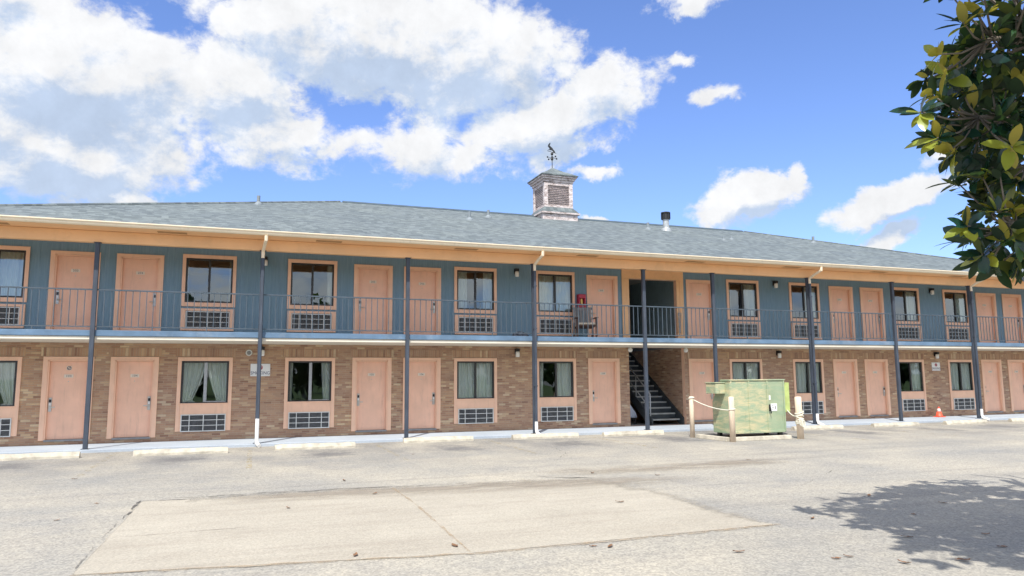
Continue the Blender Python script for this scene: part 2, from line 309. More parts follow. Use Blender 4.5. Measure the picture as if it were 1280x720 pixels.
def lampglass():
    m, nt, b = new_mat('opal glass'); b.inputs['Base Color'].default_value = (0.82, 0.81, 0.76, 1); b.inputs['Roughness'].default_value = 0.25
    n = noise(nt, pos(nt), 8, 3); bump(nt, b, n.outputs[0], 0.05, 0.003); return m
M['opal'] = lampglass()

def leaf_mat(name, top, under, trans):
    m, nt, b = new_mat(name); out = nt.nodes['Material Output']; p = pos(nt)
    geo = N(nt, 'ShaderNodeNewGeometry'); n = noise(nt, p, 7, 4, 0.6)
    t1 = mixc(nt, n.outputs[0], tuple(c * 0.6 for c in top), tuple(c * 1.4 for c in top))
    u1 = mixc(nt, n.outputs[0], tuple(c * 0.7 for c in under), tuple(c * 1.3 for c in under))
    c = mixc(nt, geo.outputs['Backfacing'], t1, u1)
    nt.links.new(c, b.inputs['Base Color'])
    rg = mth(nt, 'ADD', mth(nt, 'MULTIPLY', geo.outputs['Backfacing'], 0.4), 0.2); nt.links.new(rg, b.inputs['Roughness'])
    tr = N(nt, 'ShaderNodeBsdfTranslucent'); tr.inputs[0].default_value = (*trans, 1)
    x = N(nt, 'ShaderNodeMixShader'); x.inputs[0].default_value = 0.32
    nt.links.new(b.outputs[0], x.inputs[1]); nt.links.new(tr.outputs[0], x.inputs[2]); nt.links.new(x.outputs[0], out.inputs[0]); return m
M['leaf'] = leaf_mat('dark glossy leaf', (0.010, 0.042, 0.034), (0.020, 0.042, 0.024), (0.05, 0.11, 0.02))
M['leaf2'] = leaf_mat('mid green leaf', (0.030, 0.095, 0.042), (0.08, 0.10, 0.024), (0.22, 0.30, 0.035))
M['leaf3'] = leaf_mat('young yellow green leaf', (0.24, 0.29, 0.045), (0.36, 0.30, 0.055), (0.55, 0.50, 0.05))
M['bark'] = paint('grey bark', (0.17, 0.145, 0.12), 0.9, 0.3, 9, (0.06, 0.05, 0.04), 0.6, bmp=0.8)
M['dry'] = paint('dry leaf', (0.19, 0.10, 0.05), 0.8, 0.4, 12, (0.06, 0.04, 0.03), 0.5, streak=False)
M['hedge'] = leaf_mat('distant foliage', (0.035, 0.075, 0.028), (0.04, 0.08, 0.03), (0.08, 0.14, 0.02))
def grass_mat():
    m, nt, b = new_mat('mown grass'); p = pos(nt); n = noise(nt, p, 0.4, 8, 0.7); r = ramp(nt, [(0.3, (0.055, 0.105, 0.02)), (0.7, (0.12, 0.19, 0.035))])
    nt.links.new(n.outputs[0], r.inputs[0]); nt.links.new(r.outputs[0], b.inputs['Base Color']); b.inputs['Roughness'].default_value = 0.9; return m
M['grass'] = grass_mat()

# ------------------------------------------------------------------ mesh builder
class MB:
    def __init__(s): s.v = []; s.f = []; s.m = []
    def add(s, vs, fs, mi=0):
        o = len(s.v); s.v += [tuple(x) for x in vs]
        for f in fs: s.f.append(tuple(o + i for i in f)); s.m.append(mi)
        return s
    def box(s, x0, x1, y0, y1, z0, z1, mi=0):
        return s.add([(x0,y0,z0),(x1,y0,z0),(x1,y1,z0),(x0,y1,z0),(x0,y0,z1),(x1,y0,z1),(x1,y1,z1),(x0,y1,z1)],
                     [(0,3,2,1),(4,5,6,7),(0,1,5,4),(1,2,6,5),(2,3,7,6),(3,0,4,7)], mi)
    def quad(s, a, b, c, d, mi=0): return s.add([a,b,c,d], [(0,1,2,3)], mi)
    def prism(s, poly, d, mi=0):
        """poly: 3d points; d: extrusion vector"""
        n = len(poly); d = Vector(d); a = [Vector(p) for p in poly]; b = [p + d for p in a]
        nrm = sum(((a[i].cross(a[(i+1) % n])) for i in range(n)), Vector())
        fs = [tuple(range(n)), tuple(range(2*n-1, n-1, -1))] if nrm.dot(d) < 0 else [tuple(range(n-1, -1, -1)), tuple(range(n, 2*n))]
        for i in range(n):
            j = (i+1) % n
            fs.append((i, j, n+j, n+i) if nrm.dot(d) >= 0 else (j, i, n+i, n+j))
        return s.add(a + b, fs, mi)
    def tube(s, pts, r, seg=8, mi=0, caps=True):
        pts = [Vector(p) for p in pts]; rs = r if isinstance(r, (list, tuple)) else [r]*len(pts)
        rings = []; vs = []; up = Vector((0,0,1))
        t0 = (pts[1]-pts[0]).normalized(); u = t0.cross(up)
        if u.length < 0.05: u = t0.cross(Vector((1,0,0)))
        u.normalize()
        for i, p in enumerate(pts):
            t = ((pts[min(i+1, len(pts)-1)] - pts[max(i-1, 0)])).normalized()
            u = (u - t*u.dot(t)).normalized(); w = t.cross(u)
            for k in range(seg):
                a = 2*math.pi*k/seg; vs.append(p + (u*math.cos(a) + w*math.sin(a))*rs[i])
        fs = []
        for i in range(len(pts)-1):
            for k in range(seg):
                k2 = (k+1) % seg; fs.append((i*seg+k, i*seg+k2, (i+1)*seg+k2, (i+1)*seg+k))
        if caps:
            fs.append(tuple(range(seg-1, -1, -1))); b = (len(pts)-1)*seg; fs.append(tuple(range(b, b+seg)))
        return s.add(vs, fs, mi)
    def lathe(s, prof, c=(0,0,0), seg=16, mi=0):
        vs = []; fs = []
        for r, z in prof:
            for k in range(seg):
                a = 2*math.pi*k/seg; vs.append((c[0]+r*math.cos(a), c[1]+r*math.sin(a), c[2]+z))
        for i in range(len(prof)-1):
            for k in range(seg):
                k2 = (k+1) % seg; fs.append((i*seg+k, i*seg+k2, (i+1)*seg+k2, (i+1)*seg+k))
        fs.append(tuple(range(seg-1, -1, -1))); b = (len(prof)-1)*seg; fs.append(tuple(range(b, b+seg)))
        return s.add(vs, fs, mi)
    def mesh(s, name, mats, smooth=False):
        me = bpy.data.meshes.new(name); me.from_pydata(s.v, [], s.f)
        for m in (mats if isinstance(mats, (list, tuple)) else [mats]): me.materials.append(M[m] if isinstance(m, str) else m)
        for i, p in enumerate(me.polygons): p.material_index = s.m[i]; p.use_smooth = smooth
        me.update(); return me
    def build(s, name, mats, parent=None, loc=(0,0,0), smooth=False, bevel=0):
        o = bpy.data.objects.new(name, s.mesh(name, mats, smooth)); COL.objects.link(o); o.location = loc
        if parent: o.parent = parent
        if bevel:
            md = o.modifiers.new('Bevel', 'BEVEL'); md.width = bevel; md.segments = 2; md.limit_method = 'ANGLE'; md.angle_limit = R(40)
        return o

def tag(o, label=None, cat=None, group=None, kind=None):
    if label: o['label'] = label
    if cat: o['category'] = cat
    if group: o['group'] = group
    if kind: o['kind'] = kind
    return o
def empty(name, loc=(0,0,0), label=None, cat=None, group=None, rz=0):
    o = bpy.data.objects.new(name, None); COL.objects.link(o); o.location = loc; o.rotation_euler.z = rz; o.empty_display_size = 0.2
    return tag(o, label, cat, group)
def inst(name, me, parent, loc=(0,0,0), sx=1):
    o = bpy.data.objects.new(name, me); COL.objects.link(o); o.parent = parent; o.location = loc
    return o

def text_mesh(txt, size):
    cu = bpy.data.curves.new('txt', 'FONT'); cu.body = txt; cu.size = size; cu.align_x = 'CENTER'; cu.align_y = 'CENTER'; cu.extrude = 0.001; cu.resolution_u = 3
    ob = bpy.data.objects.new('txt', cu); COL.objects.link(ob); dg = bpy.context.evaluated_depsgraph_get()
    me = bpy.data.meshes.new_from_object(ob.evaluated_get(dg)); bpy.data.objects.remove(ob); bpy.data.curves.remove(cu)
    vs = [v.co.copy() for v in me.vertices]; fs = [tuple(p.vertices) for p in me.polygons]; bpy.data.meshes.remove(me)
    return vs, fs
def add_text(mb, txt, size, cx, y, cz, mi, sx=1.0):
    vs, fs = text_mesh(txt, size)
    mb.add([(cx + v.x*sx, y - v.z, cz + v.y) for v in vs], fs, mi)

# ------------------------------------------------------------------ camera (26 mm phone lens, seen from the car park)
cam = bpy.data.cameras.new('camera'); cam.sensor_width = 36; cam.lens = 36*922.2/1280; cam.clip_start = 0.05; cam.clip_end = 3000
co = bpy.data.objects.new('camera', cam); COL.objects.link(co); scn.camera = co
yaw, pit, rol = R(20.114), R(7.066), R(-0.4213)
def camdir(x, y, f):
    c, s = math.cos(rol), math.sin(rol); x, y = c*x - s*y, s*x + c*y
    c, s = math.cos(pit), math.sin(pit); F = c*f - s*y; Z = s*f + c*y
    c, s = math.cos(yaw), math.sin(yaw); return Vector((c*x + s*F, -s*x + c*F, Z))
rx, ry, rz = camdir(1,0,0), camdir(0,1,0), -camdir(0,0,1)
mw = Matrix(((rx.x, ry.x, rz.x, 0), (rx.y, ry.y, rz.y, -21.0), (rx.z, ry.z, rz.z, 1.5), (0,0,0,1)))
co.matrix_world = mw

# ------------------------------------------------------------------ setting: ground
LOT = -0.07
tag(MB().quad((-900,-900,LOT),(900,-900,LOT),(900,900,LOT),(-900,900,LOT)).build('parking_lot', 'asphalt'), kind='structure')
tag(MB().quad((-900,-900,LOT+.02),(900,-900,LOT+.02),(900,-36,LOT+.02),(-900,-36,LOT+.02)).build('lawn', 'grass'), kind='structure')
def sheet(name, poly, z, mat):
    return tag(MB().add([(x,y,z) for x,y in poly], [tuple(range(len(poly)))]).build(name, mat), kind='structure')
padpoly = [(-1.25,-13.85),(2.03,-14.35),(5.5,-14.3),(5.62,-11.58),(5.45,-10.2),(4.6,-9.95),(3.27,-9.9),(2.3,-9.93),(1.36,-9.76),(0.6,-9.86),(0.05,-9.85),(-0.6,-9.93),(-1.18,-9.86)]
def worn_pad():
    n = len(padpoly); ed = []
    for i in range(n):
        p, q = padpoly[i], padpoly[(i+1) % n]
        amp = .05 if (p[1] < -13.5 and q[1] < -13.5) else (.04 if p[0] < -.5 and q[0] < -.5 else (.8 if i in (3,4,5,6) else .45)); ed.append((p, q, amp))
    def sd(x, y):
        best = (9, 0); inside = False
        for p, q, amp in ed:
            dx, dy = q[0]-p[0], q[1]-p[1]; t = max(0, min(1, ((x-p[0])*dx+(y-p[1])*dy)/(dx*dx+dy*dy))); d = math.hypot(x-p[0]-t*dx, y-p[1]-t*dy)
            if d < best[0]: best = (d, amp)
            if (p[1] > y) != (q[1] > y) and x < (q[0]-p[0])*(y-p[1])/(q[1]-p[1])+p[0]: inside = not inside
        return (best[0] if inside else -best[0]), best[1]
    nx, ny = 150, 96; x0, x1, y0, y1 = -1.45, 5.85, -14.5, -9.5; mb = MB(); val = []
    vs = []
    for j in range(ny+1):
        for i in range(nx+1):
            x, y = x0+(x1-x0)*i/nx, y0+(y1-y0)*j/ny; d, amp = sd(x, y); vs.append((x, y, LOT+.004)); val.append(d/amp)
    fs = []
    for j in range(ny):
        for i in range(nx):
            f = (j*(nx+1)+i, j*(nx+1)+i+1, (j+1)*(nx+1)+i+1, (j+1)*(nx+1)+i)
            if max(val[k] for k in f) > -.2: fs.append(f)
    mb.add(vs, fs); o = mb.build('concrete_pad', 'pad'); at = o.data.attributes.new('wear', 'FLOAT', 'POINT')
    for k, v in enumerate(val): at.data[k].value = max(-1, min(2, v))
    return tag(o, kind='structure')
nt = M['pad'].node_tree; bs = nt.nodes['Principled BSDF']; c0 = bs.inputs['Base Color'].links[0].from_socket; pp = pos(nt)
q1 = noise(nt, mapped(nt, pp, (.25, 2.4, 1)), 1.3, 8, .7, .6); q1r = ramp(nt, [(.48, (0,0,0)), (.66, (1,1,1))]); nt.links.new(q1.outputs[0], q1r.inputs[0])
c1 = mixc(nt, mth(nt, 'MULTIPLY', q1r.outputs[0], .38), c0, (.27, .235, .19))
q2 = noise(nt, pp, 1.3, 8, .72); q2r = ramp(nt, [(.60, (0,0,0)), (.72, (1,1,1))]); nt.links.new(q2.outputs[0], q2r.inputs[0])
c1 = mixc(nt, mth(nt, 'MULTIPLY', q2r.outputs[0], .30), c1, (.20, .185, .16))
q3 = N(nt, 'ShaderNodeTexVoronoi'); q3.inputs['Scale'].default_value = 70; nt.links.new(pp, q3.inputs['Vector']); q3b = N(nt, 'ShaderNodeRGBToBW'); nt.links.new(q3.outputs['Color'], q3b.inputs[0])
q3r = ramp(nt, [(.1, (.84,.84,.84)), (.9, (1.14,1.13,1.12))]); nt.links.new(q3b.outputs[0], q3r.inputs[0]); c1 = mixc(nt, 1.0, c1, q3r.outputs[0], 'MULTIPLY')
nt.links.new(c1, bs.inputs['Base Color'])
at = N(nt, 'ShaderNodeAttribute', attribute_name='wear'); pn = noise(nt, pos(nt), 2.2, 8, .7)
mr = N(nt, 'ShaderNodeMapRange'); mr.interpolation_type = 'SMOOTHSTEP'; nt.links.new(mth(nt, 'ADD', at.outputs['Fac'], mth(nt, 'MULTIPLY_ADD', pn.outputs[0], 1.6, -.9)), mr.inputs[0]); mr.inputs[1].default_value = -.15; mr.inputs[2].default_value = .55
nt.links.new(mr.outputs[0], nt.nodes['Principled BSDF'].inputs['Alpha'])
worn_pad()
def strip(name, pts, w, z, mat, jit=0.0, taper=False):
    mb = MB(); P = []
    # resample with jitter for ragged cracks
    for (a, b) in zip(pts[:-1], pts[1:]):
        n = max(1, int(math.dist(a, b)/0.12)) if jit else 1
        for i in range(n):
            t = i/n; P.append((a[0]+(b[0]-a[0])*t + random.uniform(-jit, jit)*.6, a[1]+(b[1]-a[1])*t + random.uniform(-jit, jit)))
    P.append(pts[-1]); vs = []; k = len(P)
    for i, p in enumerate(P):
        a = P[max(i-1,0)]; b = P[min(i+1,k-1)]; d = Vector((b[0]-a[0], b[1]-a[1], 0)).normalized(); n = Vector((-d.y, d.x, 0))
        ww = w*(random.uniform(.4,1.3) if jit else 1)*(min(1, 4*min(i,k-1-i)/k+.15) if taper else 1)
        vs += [(p[0]+n.x*ww/2, p[1]+n.y*ww/2, z), (p[0]-n.x*ww/2, p[1]-n.y*ww/2, z)]
    mb.add(vs, [(2*i, 2*i+1, 2*i+3, 2*i+2) for i in range(k-1)])
    return tag(mb.build(name, mat), kind='structure')
strip('crack', [(-1.20,-10.9),(-1.2,-10.6),(-1.19,-9.87),(-.55,-9.93),(.1,-9.86),(.8,-9.84),(1.4,-9.76),(2.4,-9.9),(3.3,-9.86)], .034, LOT+.008, 'crack', .03)
strip('crack', [(-.9,-9.75),(-.3,-9.78),(.3,-9.72),(.9,-9.70)], .03, LOT+.008, 'crack', .03, True)
strip('crack', [(4.55,-9.55),(4.75,-9.75),(5.0,-10.0),(5.35,-10.12)], .055, LOT+.008, 'crack', .03, True)
strip('crack', [(-1.22,-10.9),(-1.24,-11.6),(-1.27,-12.6),(-1.25,-13.8)], .014, LOT+.008, 'finecrack', .015)
strip('crack', [(-1.2,-12.35),(0.2,-12.28),(1.0,-12.2)], .012, LOT+.008, 'finecrack', .012, True)
strip('crack', [(-5.4,-11.6),(-3.6,-11.7),(-2.3,-11.5),(-1.3,-11.6)], .015, LOT+.008, 'finecrack', .02, True)
for P in ([(-9,-7.4),(-5.5,-7.2),(-2.2,-7.5),(1.5,-7.3),(4.8,-7.5)],[(6.5,-9.3),(9,-9.0),(12.5,-9.4),(16,-9.2)],[(7.6,-12.2),(9.4,-10.9),(12,-10.4)],[(-4.2,-13.6),(-3.1,-12.2),(-2.9,-10.2),(-3.6,-8.0)],[(14.5,-4.2),(18,-5.6),(23,-6.0),(28,-5.8)],[(5.6,-7.9),(6.6,-6.3),(6.9,-4.6)]): strip('crack', P, .014, LOT+.0075, 'finecrack', .035, True)
def silt(pts, w):
    mb = MB(); vs = []; val = []; P = []; k0 = 8
    for p, q in zip(pts[:-1], pts[1:]): P += [(p[0]+(q[0]-p[0])*i/k0, p[1]+(q[1]-p[1])*i/k0) for i in range(k0)]
    P.append(pts[-1]); n = len(P)
    for i, p in enumerate(P):
        e = min(1, 5*min(i, n-1-i)/n)
        for j in range(7): vs.append((p[0], p[1]+w*(j/6-.5), LOT+.006)); val.append(e*(1-abs(j/3-1)))
    mb.add(vs, [(i*7+j, (i+1)*7+j, (i+1)*7+j+1, i*7+j+1) for i in range(n-1) for j in range(6)])
    o = mb.build('silt_band', 'dirt'); at = o.data.attributes.new('wear', 'FLOAT', 'POINT')
    for k, v in enumerate(val): at.data[k].value = v
    return tag(o, kind='structure')
silt([(-1.0,-10.2),(1.4,-10.2),(3.4,-10.35),(5.4,-10.6),(7.4,-10.9)], 1.5); silt([(4.6,-9.2),(7.0,-9.4),(10.5,-9.1)], 1.5)
strip('pad_joint', [(2.15,-9.95),(2.15,-11.5),(2.03,-14.3)], .034, LOT+.0085, 'rust', .006)
strip('dirt_line', [(-1.25,-13.86),(2.03,-14.36),(3.6,-14.36),(5.5,-14.3)], .07, LOT+.0085, 'rust', .02)
for i, (x0, y0, x1, y1) in enumerate([(-2.55,-2.3,-2.5,-6.6),(.26,-2.5,.2,-6.6),(3.2,-2.4,3.15,-6.4),(6.15,-1.95,5.95,-6.2),(9.02,-2.2,8.95,-6.3),(14.85,-2.3,14.8,-6.5),(18.0,-2.3,17.9,-6.5),(21.1,-2.3,21.05,-6.5),(24.1,-2.3,24.0,-6.5)]):
    sheet('parking_stripe', [(x0-.05,y0),(x0+.05,y0),(x1+.05,y1),(x1-.05,y1)][::-1], LOT+.004, 'stripe')
tag(MB().box(-7.4, 32.6, -1.82, 0.03, -.25, 0).build('walkway', 'walk', bevel=.012), kind='structure')

# ------------------------------------------------------------------ the motel
bld = empty('motel_building', (0,0,0), 'long two storey motel of tan brick and blue siding with peach doors and grey roof', 'building')
X0, X1 = -6.95, 32.1
DOORS = [(-4.0,'L'),(-2.53,'R'),(3.47,'L'),(4.905,'R'),(10.755,'L'),(14.43,'R'),(20.45,'L'),(21.9,'R'),(27.79,'L'),(29.25,'R')]
WINS = [-5.66,-.87,1.785,6.525,9.12,16.15,18.79,23.57,26.14,30.9]
DW, DO = .44, .55       # half door opening, half casing
WO = .665               # half window casing
F2 = 2.70

def wall(x0, x1, z0, z1, y, ops, depth, name, mats):
    """ops: (xa, xb, za, zb, back?) openings; front sheet with reveals"""
    xs = sorted({x0, x1, *[o[0] for o in ops], *[o[1] for o in ops]}); zs = sorted({z0, z1, *[o[2] for o in ops], *[o[3] for o in ops]})
    mb = MB()
    for a, b in zip(xs[:-1], xs[1:]):
        for c, d in zip(zs[:-1], zs[1:]):
            cx, cz = (a+b)/2, (c+d)/2
            if any(o[0] < cx < o[1] and o[2] < cz < o[3] for o in ops): continue
            mb.quad((a,y,c),(b,y,c),(b,y,d),(a,y,d), 0)
            mb.quad((b,y+depth,c),(a,y+depth,c),(a,y+depth,d),(b,y+depth,d), 2)
    for xa, xb, za, zb in [o[:4] for o in ops]:
        mb.quad((xa,y,za),(xa,y,zb),(xa,y+depth,zb),(xa,y+depth,za), 1); mb.quad((xb,y,zb),(xb,y,za),(xb,y+depth,za),(xb,y+depth,zb), 1)
        mb.quad((xa,y,zb),(xb,y,zb),(xb,y+depth,zb),(xa,y+depth,zb), 1); mb.quad((xb,y,za),(xa,y,za),(xa,y+depth,za),(xb,y+depth,za), 1)
    return mb.build(name, mats, bld)
SX0, SX1 = 11.66, 13.73
ops = [(c-DW, c+DW, .11, 2.06) for c, _ in DOORS] + [(c-.58, c+.58, .92, 2.05) for c in WINS] + [(SX0, SX1, 0, 2.49)]
wall(X0, X1, 0, 2.6, 0, ops, .18, 'brick_wall', ['brick', 'casing', 'room'])
UX0, UX1 = 11.72, 13.50
ops = [(c-DW, c+DW, F2+.05, F2+2.05) for c, _ in DOORS] + [(c-.59, c+.59, 3.56, 4.76) for c in WINS] + [(UX0, UX1, F2, 4.72)]
wall(X0, X1, F2, 5.05, 0, ops, .15, 'siding_wall', ['siding', 'casing', 'room'])
# side and rear walls, floors
mb = MB()
mb.box(X0, X0+.18, .18, 15.0, 0, 2.6, 0); mb.box(X1-.18, X1, .18, 15.0, 0, 2.6, 0); mb.box(X0, X1, 15.0, 15.18, 0, 2.6, 0)
mb.build('end_wall', ['brick_side'], bld)
mb = MB()
mb.box(X0, X0+.15, .15, 15.0, 2.6, 5.05); mb.box(X1-.15, X1, .15, 15.0, 2.6, 5.05); mb.box(X0, X1, 15.0, 15.15, 2.6, 5.05)
mb.build('end_wall', ['siding'], bld)
mb = MB(); mb.box(X0, X1, .03, 15, -.2, -.002); mb.build('ground_floor_slab', 'slab', bld)
mb = MB()
mb.box(X0+.2, SX0-.1, .19, 14.9, 2.48, F2-.003); mb.box(SX1+.1, X1-.2, .19, 14.9, 2.48, F2-.003); mb.box(SX0-.1, SX1+.1, 5.7, 14.9, 2.48, F2-.003); mb.box(SX0, 12.42, .19, 5.6, 2.52, F2-.003)
mb.build('upper_floor_slab', 'slab', bld)
# room dividers and ceilings keep the rooms dark
mb = MB()
for x in [(DOORS[0][0]+DOORS[1][0])/2, .46, 4.19, 7.83, 17.47, 21.17, 24.84, 28.52]:
    mb.box(x-.06, x+.06, .2, 5.0, .0, 2.47); mb.box(x-.06, x+.06, .2, 5.0, F2, 5.0)
mb.box(X0+.2, SX0-.12, 5.0, 5.1, 0, 2.47); mb.box(X0+.2, SX0-.12, 5.0, 5.1, F2, 5.0); mb.box(SX1+.12, X1-.2, 5.0, 5.1, 0, 2.47); mb.box(SX1+.12, X1-.2, 5.0, 5.1, F2, 5.0)
mb.build('room_partition', 'room', bld)
MB().box(X0+.2, X1-.2, .2, 14.9, 5.0, 5.04).build('ceiling', 'room', bld)

# stairwell
mb = MB()
mb.box(SX0-.1, SX0-.002, .19, 5.6, 0, 2.5, 0); mb.box(SX1+.002, SX1+.1, .19, 5.6, 0, 2.5, 0)
mb.build('stairwell_brick', ['brick_side'], bld)
mb = MB(); mb.box(SX0-.1, SX0, .16, 5.6, 2.7, 5.0); mb.box(SX1, SX1+.1, .16, 5.6, 2.7, 5.0); mb.box(SX0-.1, SX1+.1, 5.6, 5.7, 0, 5.0)
mb.build('stairwell_wall', ['inside'], bld)
st = MB(); ns = MB(); sx0, sx1 = 12.56, 13.66
for i in range(15):
    y = .30 + i*.262; z = .18*(i+1)
    st.box(sx0, sx1, y, y+.30, z-.05, z, 0); st.box(sx0, sx1, y+.25, y+.27, z-.0, z+.13, 0)
stair = st.build('staircase', ['stair'], bld)
for i in range(15):
    y = .30 + i*.262; z = .18*(i+1); ns.box(sx0, sx1, y-.012, y+.055, z-.042, z+.004)
ns.build('nosing', 'nosing', stair)
mb = MB()
for x in (12.50, 13.665):
    mb.prism([(x,.12,0),(x,.34,0),(x,4.25,2.60),(x,4.25,2.78),(x,4.05,2.80),(x,.12,.22)], (.05,0,0))
mb.build('stringer', 'stair', stair)
mb = MB()
mb.tube([(12.53,.24,0),(12.53,.24,1.0),(12.53,.34,1.07),(12.53,4.1,3.62)], .022, 8); mb.tube([(12.53,.24,.52),(12.53,4.1,3.10)], .016, 8)
mb.tube([(12.53,.24,.16),(12.53,4.1,2.76)], .02, 6)
for k in range(1,5): y = .24+k*.9; z = (y-.24)*.687; mb.tube([(12.53,y,z+.1),(12.53,y,z+1.02)], .016, 6)
mb.build('handrail', 'steel', stair, smooth=True)
# orange trim round the upper stair opening
mb = MB(); mb.box(11.46, 13.77, -.03, .0, 4.725, 5.03); mb.box(11.46, UX0, -.028, .0, F2, 4.725); mb.box(13.62, 13.77, -.028, 0, F2, 4.725); mb.box(UX1, 13.62, -.018, .0, F2, 4.725)
mb.build('stair_opening_trim', 'soffit', bld, bevel=.006)
for x in (SX0+.0, SX1):
    mb = MB(); mb.lathe([(.03,.10),(.05,.07),(.075,.03),(.07,-.02),(.04,-.06)][::-1], (x,-.10,2.40), 12); mb.build('globe_lamp', 'opal', bld, smooth=True)

# soldier courses
for c, _ in DOORS: MB().box(c-DO-.06, c+DO+.06, -.006, .0, 2.145, 2.365).build('lintel', 'soldier', bld)
for c in WINS: MB().box(c-WO-.06, c+WO+.06, -.006, .0, 2.145, 2.365).build('lintel', 'soldier', bld)

# doors ---------------------------------------------------------------
def lock_mesh(side):
    mb = MB(); s = -1 if side == 'L' else 1; x = s*.36
    mb.box(x-.034, x+.034, -.022, 0, -.17, .17, 0); mb.box(x-.026, x+.026, -.032, -.022, .055, .125, 1)
    mb.tube([(x,-.02,-.06),(x,-.07,-.06)], .014, 8, 0); mb.tube([(x,-.065,-.06),(x-s*.12,-.07,-.063)], .012, 8, 0)
    mb.box(x-.02, x+.02, -.03, -.022, -.02, .04, 2)
    return mb.mesh('door_lock', ['metal', 'black', 'white'])
LOCK = {k: lock_mesh(k) for k in 'LR'}
mb = MB()
mb.box(-DO, -DW, -.03, 0, 0, 2.03); mb.box(DW, DO, -.03, 0, 0, 2.03); mb.box(-DO, DO, -.03, 0, 1.95, 2.035)
mb = MB()
for a, b in ((-DO, -DW-.005), (DW+.005, DO)): mb.box(a, b, -.03, -.001, -.002, 1.95)
mb.box(-DO, DO, -.03, -.001, 1.951, 2.03)
for a, b in ((-DW-.005, -DW+.03), (DW-.03, DW+.005)): mb.box(a, b, -.012, .10, .0, 1.93)
mb.box(-DW, DW, -.012, .10, 1.915, 1.948)
CAS = mb.mesh('door_casing', 'casing')
TH = MB().box(-DW+.005, DW-.005, -.02, .10, -.03, .012).mesh('threshold', 'louver')
SILL = MB().box(-DW+.005, DW-.005, -.04, .1, -.09, -.03).mesh('sill', 'brick')
def door(c, side, z, num, upper, sticker=False):
    lf = MB(); lf.box(-DW+.032, DW-.032, .065, .105, .018, 1.912)
    d = lf.build('door', 'door', bld, (c, 0, z))
    inst('door_casing', CAS, d); inst('threshold', TH, d)
    inst('door_lock', LOCK[side], d, (0, .065, .86 if not upper else .87))
    p = MB(); p.box(-.10, .10, .055, .066, 1.515, 1.595, 0); add_text(p, num, .075, 0, .0535, 1.553, 1, 1.15); p.build('number_plate', ['plate', 'digit'], d)
    mb = MB(); mb.tube([(0,.066,1.42),(0,.058,1.42)], .012, 8); mb.build('peephole', 'metal', d)
    if sticker:
        q = MB(); q.box(-.055, .055, .060, .066, 1.70, 1.80, 0)
        ring = [(.04*math.cos(a), .058, 1.75+.04*math.sin(a)) for a in [i*math.pi/8 for i in range(17)]]; q.tube(ring, .007, 5, 1, False); q.tube([(-.028,.057,1.722),(.028,.057,1.778)], .006, 5, 1)
        q.build('no_smoking_sticker', ['plate', 'signblue'], d)
    return d
nl = ['103','104','105','106','109','110','111','112','113','114']; nu = ['203','204','205','206','209','210','211','212','213','214']
for i, (c, s) in enumerate(DOORS):
    door(c, s, .11, nl[i], False, i == 0); door(c, s, F2+.05+.0, nu[i], True)

# windows ---------------------------------------------------------------
def curtain(mb, xa, xb, z0, z1, y, pull=0.0, tie=0.45, seed=0, flip=1):
    """hanging sheet from xa (fixed jamb) to xb (free edge); pull gathers the free edge towards the jamb at the tie"""
    rn = random.Random(seed); nx, nz = 44, 12; ph = [rn.uniform(0, 6.3) for _ in range(3)]; vs = []
    for j in range(nz+1):
        t = j/nz; z = z0 + (z1-z0)*t
        k = 1 - pull*max(0.0, min(1.0, (1-t)/(1-tie) if t > tie else 1 - 0.35*(tie-t)/tie))**1.5
        for i in range(nx+1):
            u = i/nx; x = xa + (xb-xa)*u*k
            w = .022*math.sin(u*34+ph[0]+t*1.1) + .014*math.sin(u*19+ph[1]) + .007*math.sin(u*61+ph[2]+t*3)
            vs.append((x, y + w, z))
    mb.add(vs, [(j*(nx+1)+i, j*(nx+1)+i+1, (j+1)*(nx+1)+i+1, (j+1)*(nx+1)+i) for j in range(nz) for i in range(nx)])
